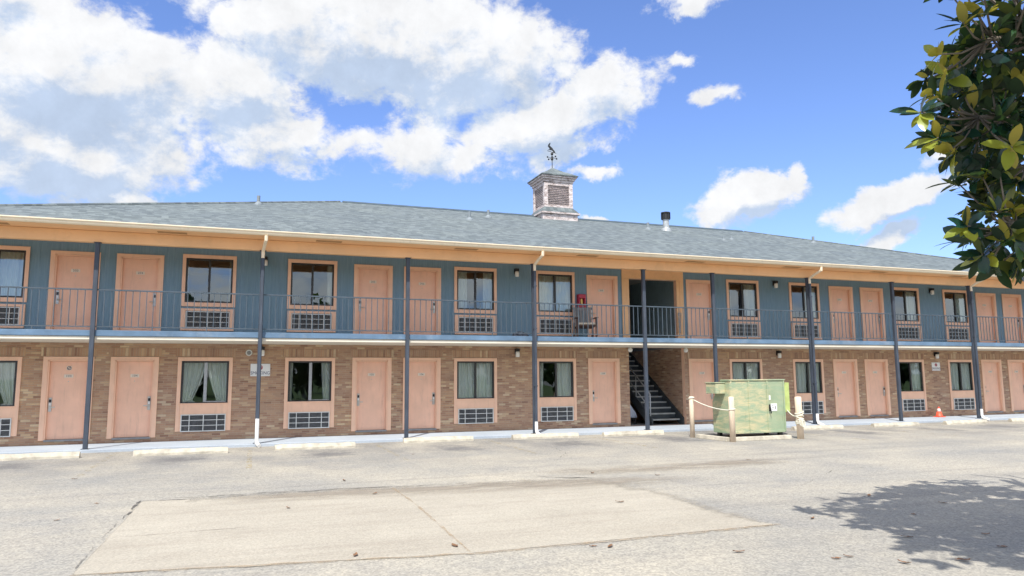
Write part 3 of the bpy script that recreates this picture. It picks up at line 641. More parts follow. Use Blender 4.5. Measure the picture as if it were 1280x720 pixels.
def window(c, z0, z1, upper, cur, mull_metal):
    """cur: list of (xa, xb, pull) as fractions -1..1 of the glass half width"""
    h = .59 if upper else .58; cs = MB()
    if upper:
        a, b = z0-.095, z1+.085; w = WO
        for q, r_ in ((-w, -h+.01), (h-.01, w)): cs.box(q, r_, -.035, -.001, a, b)
        cs.box(-h+.01, h-.01, -.033, -.001, z1-.012, b); cs.box(-h+.01, h-.01, -.037, -.001, a, z0+.012)
    else:
        w = WO; a, b = .235, z1+.085
        for q, r_ in ((-w, -h+.005), (h-.005, w)): cs.box(q, r_, -.03, -.001, a, b)
        cs.box(-h+.005, h-.005, -.028, -.001, z1-.01, b); cs.box(-h+.005, h-.005, -.022, -.001, a, z0+.01)
        cs.box(-h-.02, h+.02, -.045, -.001, z0+.005, z0+.03)
    wn = cs.build('window', 'casing', bld, (c, 0, 0), bevel=.004)
    f = MB(); y0, y1 = .0, .06
    f.box(-h+.012, -h+.055, y0, y1, z0+.012, z1-.012); f.box(h-.055, h-.012, y0, y1, z0+.012, z1-.012)
    f.box(-h+.055, h-.055, y0, y1, z1-.055, z1-.012); f.box(-h+.055, h-.055, y0, y1, z0+.012, z0+.055)
    f.box(-.028, .028, y0+.005, y1, z0+.055, z1-.055, 1 if mull_metal else 0)
    if mull_metal:
        f.box(.028, .05, y0+.012, y1-.01, z0+.055, z1-.055, 1); f.box(.05, h-.055, y0+.012, y1-.01, z0+.055, z0+.075, 1)
    f.build('sash_frame', ['bronze', 'alu'], wn)
    for q, r_, yy, tl in ((-h+.055, -.028, .036, .004), (.028, h-.055, .024, -.003)):
        p = MB(); p.quad((q,yy,z0+.055),(r_,yy,z0+.055),(r_,yy+tl,z1-.055),(q,yy+tl,z1-.055)); p.build('pane', 'glass_up' if upper else 'glass', wn)
    k = MB()
    for i, (xa, xb, pull) in enumerate(cur): curtain(k, xa*(h-.02), xb*(h-.02), z0+.015, z1-.03, .100, pull, .06, int(c*100)+i*7+(500 if upper else 0))
    if cur: k.build('curtain', 'curtain', wn, smooth=True)
    return wn
LOWC = [[(1,.1,.55),(-1,-.75,.2)], [(-1,.02,.55),(1,.06,.5)], [(-1,-.8,.2),(1,.55,.25)], [(-1,.02,0),(1,-.02,0)], [(1,-.05,.12),(-1,-.7,.1)], [(-1,.05,0),(1,0,0)], [(-1,.0,.08),(1,.1,.1)], [(1,.05,.25)], [(-1,-.05,.05),(1,0,.05)], [(-1,0,0),(1,0,0)]]
UPC = [[(-1,.1,0),(1,.02,0)], [(1,.86,0),(-1,-.9,0)], [(1,.72,0)], [(-1,-.42,0),(1,.45,0)], [(-1,-.05,.05),(1,.05,.05)], [(-1,-.75,0),(1,.25,.1)], [(1,.1,0)], [(1,.02,0),(-1,-.85,0)], [(1,.15,.05)], [(-1,0,0),(1,0,0)]]
# air conditioner grilles
def grille_mesh(w, h):
    mb = MB(); t = .024
    mb.box(-w/2, w/2, -.03, 0, h-t, h); mb.box(-w/2, w/2, -.03, 0, 0, t); mb.box(-w/2, -w/2+t, -.03, 0, t, h-t); mb.box(w/2-t, w/2, -.03, 0, t, h-t)
    for f in (.19, .5, .80): x = -w/2+w*f; mb.box(x-.010, x+.010, -.028, 0, t, h-t)
    for f in (.35, .66): mb.box(-w/2+t, w/2-t, -.027, 0, h*f-.008, h*f+.008)
    return mb.mesh('air_conditioner', 'grille')
def fins_mesh(w, h):
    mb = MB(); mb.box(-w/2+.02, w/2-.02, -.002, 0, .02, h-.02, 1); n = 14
    for i in range(n):
        z = .03+(h-.06)*i/n; mb.add([(-w/2+.025,-.004,z+.016),(w/2-.025,-.004,z+.016),(w/2-.025,-.018,z),(-w/2+.025,-.018,z)], [(0,1,2,3),(3,2,1,0)], 0)
    return mb.mesh('louver', ['louver', 'finback'])
GU, FU = grille_mesh(1.08, .44), fins_mesh(1.08, .44)
SURR = MB(); 
for q in ((-.65,-.545,2.83,3.41),(.545,.65,2.83,3.41)): SURR.box(q[0], q[1], -.06, -.001, q[2], q[3])
SURR.box(-.545,.545,-.058,-.001,3.35,3.41); SURR.box(-.545,.545,-.058,-.001,2.83,2.89); SURR = SURR.mesh('surround', 'casing')
for i, c in enumerate(WINS):
    window(c, .92, 2.05, False, LOWC[i], i in (1, 2)); window(c, 3.56, 4.76, True, UPC[i], False)
    a = inst('air_conditioner', GU, bld, (c-.0, -.022, .225)); inst('louver', FU, a)
    a = inst('air_conditioner', GU, bld, (c, -.012, 2.90)); inst('louver', FU, a); s_ = inst('surround', SURR, a, (0, .012, -2.90))

# balcony ---------------------------------------------------------------
sl = MB().box(X0-.15, X1+.15, -1.645, -.0, 2.49, 2.566).build('balcony_slab', 'edge', bld, bevel=.005)
MB().box(X0-.15, X1+.15, -1.635, -.0, 2.569, F2-.004).build('balcony_deck', 'slab', sl)
MB().box(X0-.15, X1+.15, -1.675, -1.637, 2.572, F2+.004).build('fascia_board', 'fascia', sl, bevel=.004)
POSTS = [-6.85,-3.25,.42,4.11,7.72,11.28,13.74,17.44,21.09,24.74,28.4,31.95]
PY = -1.6
for x in POSTS:
    mb = MB(); mb.box(x-.048, x+.048, PY-.135, PY-.039, 0.012, 4.76); mb.box(x-.08, x+.08, PY-.16, PY-.02, 4.745, 4.757); mb.box(x-.085, x+.085, PY-.165, PY+.0, 0, .012)
    mb.build('post', 'post', bld, bevel=.008)
for a, b in zip(POSTS[:-1], POSTS[1:]):
    mb = MB(); a, b = a+.049, b-.049; y = PY-.06
    mb.box(a, b, y-.018, y+.018, 3.63, 3.662); mb.box(a, b, y-.012, y+.012, F2+.075, F2+.098)
    n = int(round((b-a)/.15))
    for i in range(1, n): x = a+(b-a)*i/n; mb.box(x-.0085, x+.0085, y-.0085, y+.0085, F2+.098, 3.63)
    nf = 2
    for i in range(nf): x = a+(b-a)*(i+1)/(nf+1); mb.box(x-.012, x+.012, y-.014, y+.014, F2, F2+.075)
    mb.build('balcony_railing', 'rail', bld)

# eaves and roof ---------------------------------------------------------------
MB().box(X0-.1, X1+.1, PY-.12, PY+.06, 4.76, 5.028).build('eave_beam', 'soffit', bld, bevel=.006)
EX0, EX1, EY0, EY1, EZ = -7.6, 32.7, -2.25, 17.45, 5.14
RX0, RX1, RY, RZ = 3.38, 22.25, 7.6, 8.39
mb = MB()
E_ = [(EX0,EY0,EZ),(EX1,EY0,EZ),(EX1,EY1,EZ),(EX0,EY1,EZ)]; P0, P1 = (RX0,RY,RZ), (RX1,RY,RZ)
mb.add(E_+[P0,P1], [(0,1,5,4),(1,2,5),(2,3,4,5),(3,0,4)], 0)
roof = mb.build('roof', ['shingle'], bld)
mb = MB(); mb.box(EX0, EX1, EY0, EY1, 5.034, 5.046); mb.build('soffit_board', 'soffit', bld)
mb = MB(); mb.box(EX0, EX1, EY0-.0, EY0+.03, 5.047, EZ-.006); mb.box(EX0, EX0+.03, EY0+.03, EY1, 5.047, EZ-.006); mb.box(EX1-.03, EX1, EY0+.03, EY1, 5.047, EZ-.006)
mb.build('fascia', 'cream', bld)
prof = [(-.003,.0),(-.06,-.0),(-.085,.03),(-.085,.055),(-.118,.085),(-.118,.108),(-.108,.108),(-.108,.09),(-.075,.06),(-.05,.012),(-.003,.012)]
mb = MB(); mb.prism([(EX0-.05, EY0+a, 5.04+b) for a, b in prof], (EX1-EX0+.1,0,0)); mb.build('gutter', 'cream', bld)
for i in range(11):
    x = -5.3+i*3.65; MB().box(x-.32, x+.32, -2.08, -1.86, 5.028, 5.033).build('soffit_vent', 'soffitvent', bld)
mb = MB(); mb.prism([(RX0+.1,RY-.14,RZ-.035),(RX0+.1,RY+.14,RZ-.035),(RX0+.1,RY,RZ+.06)][::-1], (RX1-RX0-.2,0,0)); mb.build('ridge_vent', 'ridge', roof)
for ex, ey, ax in ((EX0,EY0,RX0),(EX1,EY0,RX1)):
    mb = MB(); mb.tube([(ex,ey,EZ+.0),(ax,RY,RZ)], .05, 5); mb.build('hip_cap', 'shingle', roof)
def roofz(y): return EZ+(y-EY0)*(RZ-EZ)/(RY-EY0)
for x, y in ((.35,4.3),(7.57,4.1),(8.75,5.5),(15.6,5.2),(17.8,3.15),(18.5,3.6),(23.4,4.4)):
    z = roofz(y); mb = MB(); mb.lathe([(.16,-.06),(.15,.0),(.07,.08),(.055,.10),(.055,.30),(.04,.30)] if x not in (17.8,18.5) else [(.12,-.05),(.1,.02),(.05,.05),(.045,.14)], (x,y,z), 12); mb.build('vent_pipe', 'vent', roof, smooth=False)
x, y = 16.62, 5.45; z = roofz(y)
mb = MB(); mb.lathe([(.24,-.1),(.22,.03),(.14,.10),(.135,.12),(.135,.46),(.12,.46)], (x,y,z), 16, 0); mb.lathe([(.12,.46),(.19,.47),(.19,.50),(.17,.51),(.17,.72),(.20,.73),(.20,.77),(.08,.80)], (x,y,z), 16, 1)
for k in range(8):
    a = k*math.pi/4; mb.box(x+.185*math.cos(a)-.012, x+.185*math.cos(a)+.012, y+.185*math.sin(a)-.012, y+.185*math.sin(a)+.012, z+.49, z+.74, 1)
mb.build('flue_pipe', ['steel', 'iron'], roof)

# downspouts ---------------------------------------------------------------
for i, (x, kind) in enumerate(((.42,'long'),(7.72,'angled'),(17.44,'angled'),(24.74,'angled'))):
    mb = MB(); y = PY-.175
    mb.box(x-.035, x+.035, y-.05, y+.0, .22, 4.62); d = mb.build('downspout', 'post', bld, bevel=.006)
    e = MB(); e.tube([(x+.05,EY0-.05,5.03),(x+.05,EY0-.05,4.93),(x+.02,(EY0+y)/2,4.83),(x,y-.025,4.72),(x,y-.025,4.55)], .042, 8); e.build('elbow', 'cream', d)
    s = MB(); s.tube([(x,y-.03,.60 if i == 0 else .34),(x,y-.03,.12),(x+.0,y-.08,.03),(x+.05,y-.26,-.03)], .046, 8); s.build('shoe', 'white' if i != 0 else 'white', d)
    st_ = MB()
    for z in (1.3, 2.9, 4.1): st_.box(x-.045, x+.045, y-.055, y+.03, z, z+.035)
    st_.build('strap', 'post', d)

# wall lamps ---------------------------------------------------------------
cap = MB(); cap.box(-.06,.06,-.05,0,.0,.16); cap.box(-.05,.05,-.16,-.05,.08,.16); CAPM = cap.mesh('wall_lamp', 'black')
gl = MB().lathe([(.045,-.09),(.062,-.07),(.062,.04),(.05,.075)], (0,-.10,0), 12).mesh('lamp_glass', 'opal', True)
for x in (.52, 7.82, 17.5, 24.85):
    for z in (2.26, 4.70):
        l = inst('wall_lamp', CAPM, bld, (x, -.001, z)); inst('lamp_glass', gl, l)
mb = MB(); mb.tube([(.19+.07*math.cos(a), -.02, 2.26+.07*math.sin(a)) for a in [k*math.pi/8 for k in range(17)]], .018, 6, 0, False); mb.box(.14,.24,-.012,0,2.21,2.31,1); mb.build('round_vent', ['grille','louver'], bld)

# cupola ---------------------------------------------------------------
cx, cy = 12.35, 7.55
mb = MB(); b0, b1, h = .86, .70, .655
zb = 7.75
mb.box(cx-.80, cx+.80, cy-.80, cy+.80, zb, 8.36); mb.box(cx-.88, cx+.88, cy-.88, cy+.88, 8.361, 8.43)
# flared skirt
sk = [(cx-.86,cy-.86,8.431),(cx+.86,cy-.86,8.431),(cx+.86,cy+.86,8.431),(cx-.86,cy+.86,8.431),(cx-h,cy-h,8.68),(cx+h,cy-h,8.68),(cx+h,cy+h,8.68),(cx-h,cy+h,8.68)]
mb.add(sk, [(0,1,5,4),(1,2,6,5),(2,3,7,6),(3,0,4,7)], 1)
for sx_ in (-1,1):
    for sy_ in (-1,1):
        xa, xb = sorted((cx+sx_*h, cx+sx_*(h-.17))); ya, yb = sorted((cy+sy_*h, cy+sy_*(h-.17))); mb.box(xa, xb, ya, yb, 8.6, 9.75)
mb.box(cx-h+.01, cx+h-.01, cy-h+.01, cy+h-.01, 9.62, 9.76); mb.box(cx-h+.012, cx+h-.012, cy-h+.012, cy+h-.012, 8.6, 8.78)
mb.box(cx-h-.03, cx+h+.03, cy-h-.03, cy+h+.03, 9.76, 9.86); mb.box(cx-h-.09, cx+h+.09, cy-h-.09, cy+h+.09, 9.861, 9.95); mb.box(cx-h-.15, cx+h+.15, cy-h-.15, cy+h+.15, 9.951, 10.02)
cup = mb.build('cupola', ['peel', 'shingle'], bld, bevel=.006)
mb = MB(); mb.box(cx-h+.075, cx+h-.075, cy-h+.075, cy+h-.075, 8.7, 9.7, 0)
for k in range(11):
    z = 8.80+k*.075; q = h-.17
    mb.add([(cx-q,cy-h+.09,z+.06),(cx+q,cy-h+.09,z+.06),(cx+q,cy-h+.035,z),(cx-q,cy-h+.035,z)], [(3,2,1,0),(0,1,2,3)], 0)
    mb.add([(cx-h+.09,cy-q,z+.06),(cx-h+.09,cy+q,z+.06),(cx-h+.035,cy+q,z),(cx-h+.035,cy-q,z)], [(0,1,2,3)], 0)
    mb.add([(cx+h-.09,cy-q,z+.06),(cx+h-.09,cy+q,z+.06),(cx+h-.035,cy+q,z),(cx+h-.035,cy-q,z)], [(0,1,2,3)], 0)
mb.build('louver', ['louverwood', 'louver'], cup)
mb = MB(); e = h+.19
b_ = [(cx-e,cy-e,10.022),(cx+e,cy-e,10.022),(cx+e,cy+e,10.022),(cx-e,cy+e,10.022)]; t_ = [(x_,y_,10.06) for x_, y_, _ in b_]
mid = [(cx-.42,cy-.42,10.30),(cx+.42,cy-.42,10.30),(cx+.42,cy+.42,10.30),(cx-.42,cy+.42,10.30)]
mb.add(b_+t_+mid+[(cx,cy,10.58)], [(3,2,1,0),(0,1,5,4),(1,2,6,5),(2,3,7,6),(3,0,4,7),(4,5,9,8),(5,6,10,9),(6,7,11,10),(7,4,8,11),(8,9,12),(9,10,12),(10,11,12),(11,8,12)])
mb.build('cupola_roof', 'shingle', cup)
mb = MB(); mb.tube([(cx,cy,10.5),(cx,cy,11.28)], .016, 6)
for z, r_ in ((10.96,.062),(11.07,.04),(11.20,.065)): mb.lathe([(.01,-r_),(r_*.8,-r_*.6),(r_,0),(r_*.8,r_*.6),(.01,r_)], (cx,cy,z), 10)
for dx, dy in ((1,.25),(-.25,1)):
    mb.tube([(cx-dx*.22,cy-dy*.22,11.02),(cx+dx*.22,cy+dy*.22,11.02)], .009, 5)
    for s in (-1,1): mb.box(cx+s*dx*.24-.03, cx+s*dx*.24+.03, cy+s*dy*.24-.008, cy+s*dy*.24+.008, 10.985, 11.055)
mb.tube([(cx-.22,cy,11.32),(cx+.2,cy,11.24)], .012, 5)
fig = [(.10,11.24),(.04,11.33),(-.02,11.36),(-.20,11.36),(-.10,11.40),(-.13,11.46),(-.19,11.52),(-.17,11.60),(-.12,11.66),(-.09,11.70),(-.07,11.66),(-.08,11.62),(-.11,11.57),(-.06,11.52),(.02,11.46),(.06,11.40),(.12,11.34),(.15,11.27)]
mb.prism([(cx+a,cy-.012,z) for a, z in fig], (0,.024,0)); mb.build('weather_vane', 'iron', cup)

# ------------------------------------------------------------------ things on and by the motel
def no_smoking(name, x, z, w, h, label):
    s = empty(name, (x, -.0, z), label, 'sign', 'no smoking signs on the brick wall'); 
    p = MB(); p.box(-w/2, w/2, -.014, -.008, -h/2, h/2); p.build('panel', 'white', s, bevel=.002)
    l = MB(); add_text(l, 'SMOKING', h*.37, 0, -.0155, -h*.25, 0, w/(h*.37*4.55)); 
    r_ = h*.155; cz = h*.20
    l.tube([(r_*math.cos(a), -.017, cz+r_*math.sin(a)) for a in [k*math.pi/10 for k in range(21)]], .011, 6, 1, False); l.tube([(-r_*.7,-.018,cz+r_*.7),(r_*.7,-.018,cz-r_*.7)], .008, 6, 1)
    l.box(-r_*.65, r_*.65, -.0165, -.0145, cz-.014, cz+.014, 0)
    l.build('lettering', ['signblue', 'signred'], s); return s
no_smoking('no_smoking_sign', .49, 1.80, .50, .33, 'wide white no smoking sign on brick wall behind the downspout post')
no_smoking('no_smoking_sign', 24.85, 1.87, .42, .31, 'white no smoking sign below a wall lamp and above the traffic cone')

fx = empty('fire_extinguisher_cabinet', (9.98, 0, 3.64), 'red fire extinguisher cabinet on upper wall above the rocking chair', 'fire extinguisher')
mb = MB(); w, hh = .125, .50
mb.box(-w, w, -.16, -.001, 0, .15); mb.box(-w, w, -.16, -.001, .37, hh); mb.box(-w, -w+.05, -.16, -.001, .15, .37); mb.box(w-.05, w, -.16, -.001, .15, .37); mb.box(-w+.05, w-.05, -.03, -.001, .15, .37)
mb.build('cabinet', 'red', fx, bevel=.02)
mb = MB(); mb.lathe([(.03,-.05),(.045,-.04),(.045,.12),(.03,.16),(.015,.19)], (0,-.085,.19), 12); mb.build('extinguisher', 'yellow', fx, smooth=True)

# rocking chair
ch = empty('rocking_chair', (9.78, -.72, F2-.003), 'wooden rocking chair with grey slat back and beige seat on the balcony', 'chair', rz=R(-14))
def rocker(s):
    return [(s*.29, -.42+.84*k/10, .015+.10*((k-5)/5)**2+.012) for k in range(11)]
for s in (-1,1):
    MB().tube(rocker(s), .02, 6).build('rocker', 'wood', ch)
    MB().box(s*.29-.025, s*.29+.025, -.30, -.25, .04, .62).build('leg', 'wood', ch, bevel=.006)
    MB().box(s*.29-.025, s*.29+.025, .22, .27, .04, .52).build('leg', 'wood', ch, bevel=.006)
    MB().box(s*.30-.045, s*.30+.045, -.36, .24, .62, .645).build('armrest', 'wood', ch, bevel=.008)
mb = MB()
mb.prism([(-.28,-.30,.38),(-.28,.24,.33),(-.28,.24,.37),(-.28,-.30,.42)], (.56,0,0)); mb.build('seat', 'wood', ch, bevel=.008)
mb = MB(); mb.prism([(-.27,-.30,.425),(-.27,.22,.375),(-.27,.22,.43),(-.27,-.30,.485)], (.54,0,0)); mb.build('cushion', 'cushion', ch, bevel=.02)
for k in range(6):
    x = -.23+k*.092; MB().prism([(x-.036,.20,.38),(x+.036,.20,.38),(x+.036,.40,.98),(x-.036,.40,.98)], (0,.02,.006)).build('back_slat', 'greywood', ch)
mb = MB(); mb.prism([(-.30,.385,.93),(.30,.385,.93),(.30,.405,1.0),(-.30,.405,1.0)], (0,.03,.01)); mb.build('top_rail', 'greywood', ch, bevel=.006)

# small dark bag on the deck beside a post
mb = MB(); rn = random.Random(4)
vs = []; fs = []; nu_, nv = 14, 7
for j in range(nv+1):
    t = j/nv*math.pi/2
    for i in range(nu_):
        a = 2*math.pi*i/nu_; k = 1+.22*rn.uniform(-1,1); vs.append((.24*math.cos(t)*math.cos(a)*k, .12*math.cos(t)*math.sin(a)*k, .14*math.sin(t)*(1+.2*rn.uniform(-1,1))))
fs = [(j*nu_+i, j*nu_+(i+1)%nu_, (j+1)*nu_+(i+1)%nu_, (j+1)*nu_+i) for j in range(nv) for i in range(nu_)]
mb.add(vs, fs); bag = mb.build('cloth_bag', 'cloth', None, (7.40,-1.40,F2+.0), True)
tag(bag, 'small dark crumpled bag lying on the balcony floor beside a post', 'bag')

# hanging chain on the stair opening trim
chn = empty('hanging_chain', (13.56, -.05, 3.60), 'grey chain hung in a loop on the right side of the upper stair opening', 'chain')
mb = MB()
for k in range(16):
    t = k/15; xx = .05*math.sin(t*math.pi*2); z = -.62*(1-abs(2*t-1)) ; x_ = -.05+.10*t
    ring = [(x_+ (.022*math.cos(a) if k % 2 else .006*math.cos(a)), -.02+(.006 if k % 2 else .022)*math.cos(a+.3), z+.045*math.sin(a)) for a in [i*math.pi/6 for i in range(13)]]
    mb.tube(ring, .009, 5, 0, False)
mb.build('links', 'steel', chn); MB().tube([(0,.03,.03),(0,-.03,.04)], .012, 6).build('hook', 'steel', chn)

# pale draped bundle below the stairs
bd = empty('draped_cart', (12.0, 1.35, 0), 'pale sheet draped over a cart on the floor beside the dark stairs', 'cart')
mb = MB(); mb.prism([(-.30,-.5,.22),(.42,-.5,.20),(.36,-.5,.38),(-.05,-.5,.95),(-.26,-.5,1.02),(-.31,-.5,.9)], (0,.75,0)); mb.build('sheet', 'sheet', bd, bevel=.06)
mb = MB(); mb.box(-.28,.38,-.45,.22,.14,.2); mb.build('cart_frame', 'black', bd)
for sx_ in (-.25,.34):
    for sy_ in (-.42,.18): MB().lathe([(.045,0),(.05,.02),(.05,.11),(.03,.14)], (sx_,sy_,0), 10).build('wheel', 'black', bd)

# traffic cone
cn = empty('traffic_cone', (24.45,-.33,0), 'small orange traffic cone with faded tip on walkway against the brick wall', 'traffic cone')
mb = MB(); mb.box(-.15,.15,-.15,.15,0,.025); mb.build('base', 'cone', cn, bevel=.01)
mb = MB(); mb.lathe([(.125,.026),(.115,.04),(.075,.20)], (0,0,0), 20, 0); mb.lathe([(.075,.20),(.045,.31)], (0,0,0), 20, 1); mb.lathe([(.045,.31),(.03,.37),(.022,.375)], (0,0,0), 20, 0); mb.build('body', ['cone','conewhite'], cn, smooth=True)

# wheel stops
STOPS = [(-4.05,-2.95,'at the left picture edge, under the first post'),(-1.15,-3.08,'below the second ground floor door from the left'),(1.70,-2.96,'right of the white tipped downspout, below a window'),
 (4.83,-2.25,'below the fourth ground floor door from the left'),(7.73,-2.42,'at the foot of the second downspout'),(10.32,-2.55,'just left of the staircase opening, below the fifth door'),
 (16.43,-2.9,'just right of the green dumpster and its bollard'),(19.56,-2.85,'in front of the two adjoining doors right of the dumpster'),(22.61,-2.85,'left of the traffic cone, below a ground floor window'),(25.70,-2.8,'right of the traffic cone and last downspout'),(28.8,-2.8,'at the right picture edge below the last doors')]
def stop_mesh(seed):
    rn = random.Random(seed); L = .92; bm = bmesh.new(); prof = [(-.085,0),(-.085,.05),(-.05,.125),(.05,.125),(.085,.05),(.085,0)]; n = 12; rings = []
    for i in range(n+1):
        x = -L+2*L*i/n; k = .94 if i in (0,n) else 1; rings.append([bm.verts.new((x + (0.0), a*k + rn.uniform(-.004,.004), b*k + (rn.uniform(-.008,.004) if b > .02 else 0))) for a, b in prof])
    for i in range(n):
        for j in range(len(prof)):
            j2 = (j+1) % len(prof); bm.faces.new((rings[i][j], rings[i][j2], rings[i+1][j2], rings[i+1][j]))
    bm.faces.new(rings[0][::-1]); bm.faces.new(rings[-1]); bmesh.ops.recalc_face_normals(bm, faces=bm.faces)
    me = bpy.data.meshes.new('wheel_stop'); bm.to_mesh(me); bm.free(); me.materials.append(M['stop']); return me
for i, (x, y, lab) in enumerate(STOPS):
    o = bpy.data.objects.new('wheel_stop', stop_mesh(i)); COL.objects.link(o); o.location = (x, y, LOT); o.rotation_euler.z = R(random.uniform(-1.2,1.2)); o.scale.x = random.uniform(.97,1.03)
    tag(o, 'pale concrete wheel stop ' + lab, 'wheel stop', 'wheel stops along the walkway')

# dumpster ---------------------------------------------------------------
dp = empty('dumpster', (0,0,0), 'worn green steel dumpster roped off by cream bollards in the car park', 'dumpster')
dx0, dx1, dy0, dy1, dz0, dz1 = 12.22, 14.0, -4.4, -3.6, .03, 1.42
mb = MB()
mb.prism([(dx0,dy0,dz0),(dx0,dy1,dz0),(dx0,dy1,.86),(dx0,-3.98,dz1),(dx0,dy0,dz1)][::-1], (dx1-dx0,0,0))
body = mb.build('body', 'dump', dp, bevel=.012)
mb = MB(); mb.box(dx0-.02, dx1+.02, dy0-.025, dy0+.40, dz1+.001, dz1+.035); mb.build('lid', 'dump', dp, bevel=.008)
mb = MB()
for x in (dx0+.03, 12.82, 13.42, dx1-.03): mb.box(x-.02, x+.02, dy0-.022, dy0-.001, dz0+.03, dz1-.01)
mb.box(dx0+.05, dx1-.05, dy0-.02, dy0-.001, dz0, dz0+.06)
mb.build('stiffener', 'dump', dp, bevel=.005)
mb = MB(); mb.box(11.92, dx0-.002, -4.2, -3.75, 1.08, 1.36); mb.box(11.90, dx0-.002, -4.22, -3.73, 1.361, 1.385); mb.build('lifting_pocket', 'dump', dp, bevel=.01)
mb = MB(); mb.box(dx1+.002, 14.20, -4.36, -4.05, .56, 1.36); mb.build('lifting_pocket', 'dumpy', dp, bevel=.01)
mb = MB(); mb.box(13.52, 13.72, dy0-.008, dy0-.001, .60, .80, 0)
for k in range(3): mb.box(13.55, 13.60+.03*(k%2), dy0-.010, dy0-.008, .64+k*.05, .655+k*.05, 1)
mb.box(13.65, 13.69, dy0-.010, dy0-.008, .65, .74, 1)
mb.build('label_plate', ['white', 'louver'], dp)
mb = MB(); mb.box(13.44,13.475,dy0-.05,dy0-.022,.60,.78); mb.tube([(13.455,dy0-.05,.74),(13.455,dy0-.08,.66),(13.47,dy0-.08,.54)], .014, 6); mb.build('latch', 'iron', dp)
mb = MB(); mb.box(13.47,13.52,dy0-.008,dy0-.001,.90,1.02); mb.build('sticker', 'white', dp)
for x in (dx0+.12, dx1-.12):
    for y in (dy0+.12, dy1-.12): MB().box(x-.05, x+.05, y-.05, y+.05, LOT, dz0-.001).build('foot', 'iron', dp)
def bollard(x, y, h, r, lean, lab):
    mb = MB(); mb.lathe([(r,0),(r,h-.02),(r*.85,h),(.01,h+.005)], (0,0,0), 18); o = mb.build('bollard', 'bollard', None, (x,y,LOT), False); o.rotation_euler.y = lean
    for p in o.data.polygons: p.use_smooth = len(p.vertices) == 4
    tag(o, lab, 'bollard', 'bollards round the dumpster'); return o
bollard(11.38,-3.85,1.08,.064,0,'thin cream bollard behind the left rear of the green dumpster')
bollard(11.48,-5.45,1.10,.07,R(-.4),'cream bollard in front of the left end of the green dumpster')
bollard(13.60,-5.40,1.07,.085,R(-1.6),'cream bollard with coiled rope at the right of the green dumpster')
def sag(a, b, s, n=14): return [tuple(a[i]+(b[i]-a[i])*t - (s*4*t*(1-t) if i == 2 else 0) for i in range(3)) for t in [k/n for k in range(n+1)]]
mb = MB(); mb.tube(sag((11.38,-3.93,.93),(11.46,-5.37,.70),.06), .014, 6); mb.tube([(11.38+.075*math.cos(a),-3.85+.075*math.sin(a),.93+.01*a) for a in [k*.5 for k in range(14)]], .013, 6); mb.tube([(11.48+.081*math.cos(a),-5.45+.081*math.sin(a),.70+.006*a) for a in [k*.5 for k in range(14)]], .013, 6)
tag(mb.build('rope', 'rope', smooth=True), 'pale rope sagging between the two bollards left of the dumpster', 'rope')
mb = MB(); mb.tube(sag((14.10,-4.34,.62),(13.63,-5.30,.48),.05), .014, 6)
rn = random.Random(3)
for k in range(7):
    z = .30+k*.05; t1, t2 = rn.uniform(-.05,.05), rn.uniform(-.05,.05)
    mb.tube([(13.59+.102*math.cos(a),-5.40+.102*math.sin(a),z+t1*math.cos(a)+t2*math.sin(a)) for a in [i*math.pi/8 for i in range(17)]], .014, 6, 0, False)
for k in range(3):
    mb.tube([(13.52+.05*math.cos(a)+k*.03,-5.53-.01*k,.36+.09*math.sin(a)-.02*k) for a in [i*math.pi/7 for i in range(15)]], .013, 6, 0, False)
tag(mb.build('rope', 'rope', smooth=True), 'pale rope coiled on the right bollard and tied to the dumpster', 'rope')
for pts, lab in ((((11.42,-4.02),(11.46,-5.30)),'low cream kerb bar on the ground between the two left bollards'),(((11.6,-5.30),(13.35,-5.30)),'low cream kerb bar on the ground along the dumpster front')):
    (xa,ya),(xb,yb) = pts; L = math.dist(*pts); mb = MB(); mb.prism([(0,-.07,0),(0,.07,0),(0,.055,.10),(0,-.055,.10)], (L,0,0)); o = mb.build('kerb_bar', 'stop', None, (xa,ya,LOT), bevel=.01); o.rotation_euler.z = math.atan2(yb-ya, xb-xa)
    tag(o, lab, 'kerb', 'kerb bars round the dumpster')

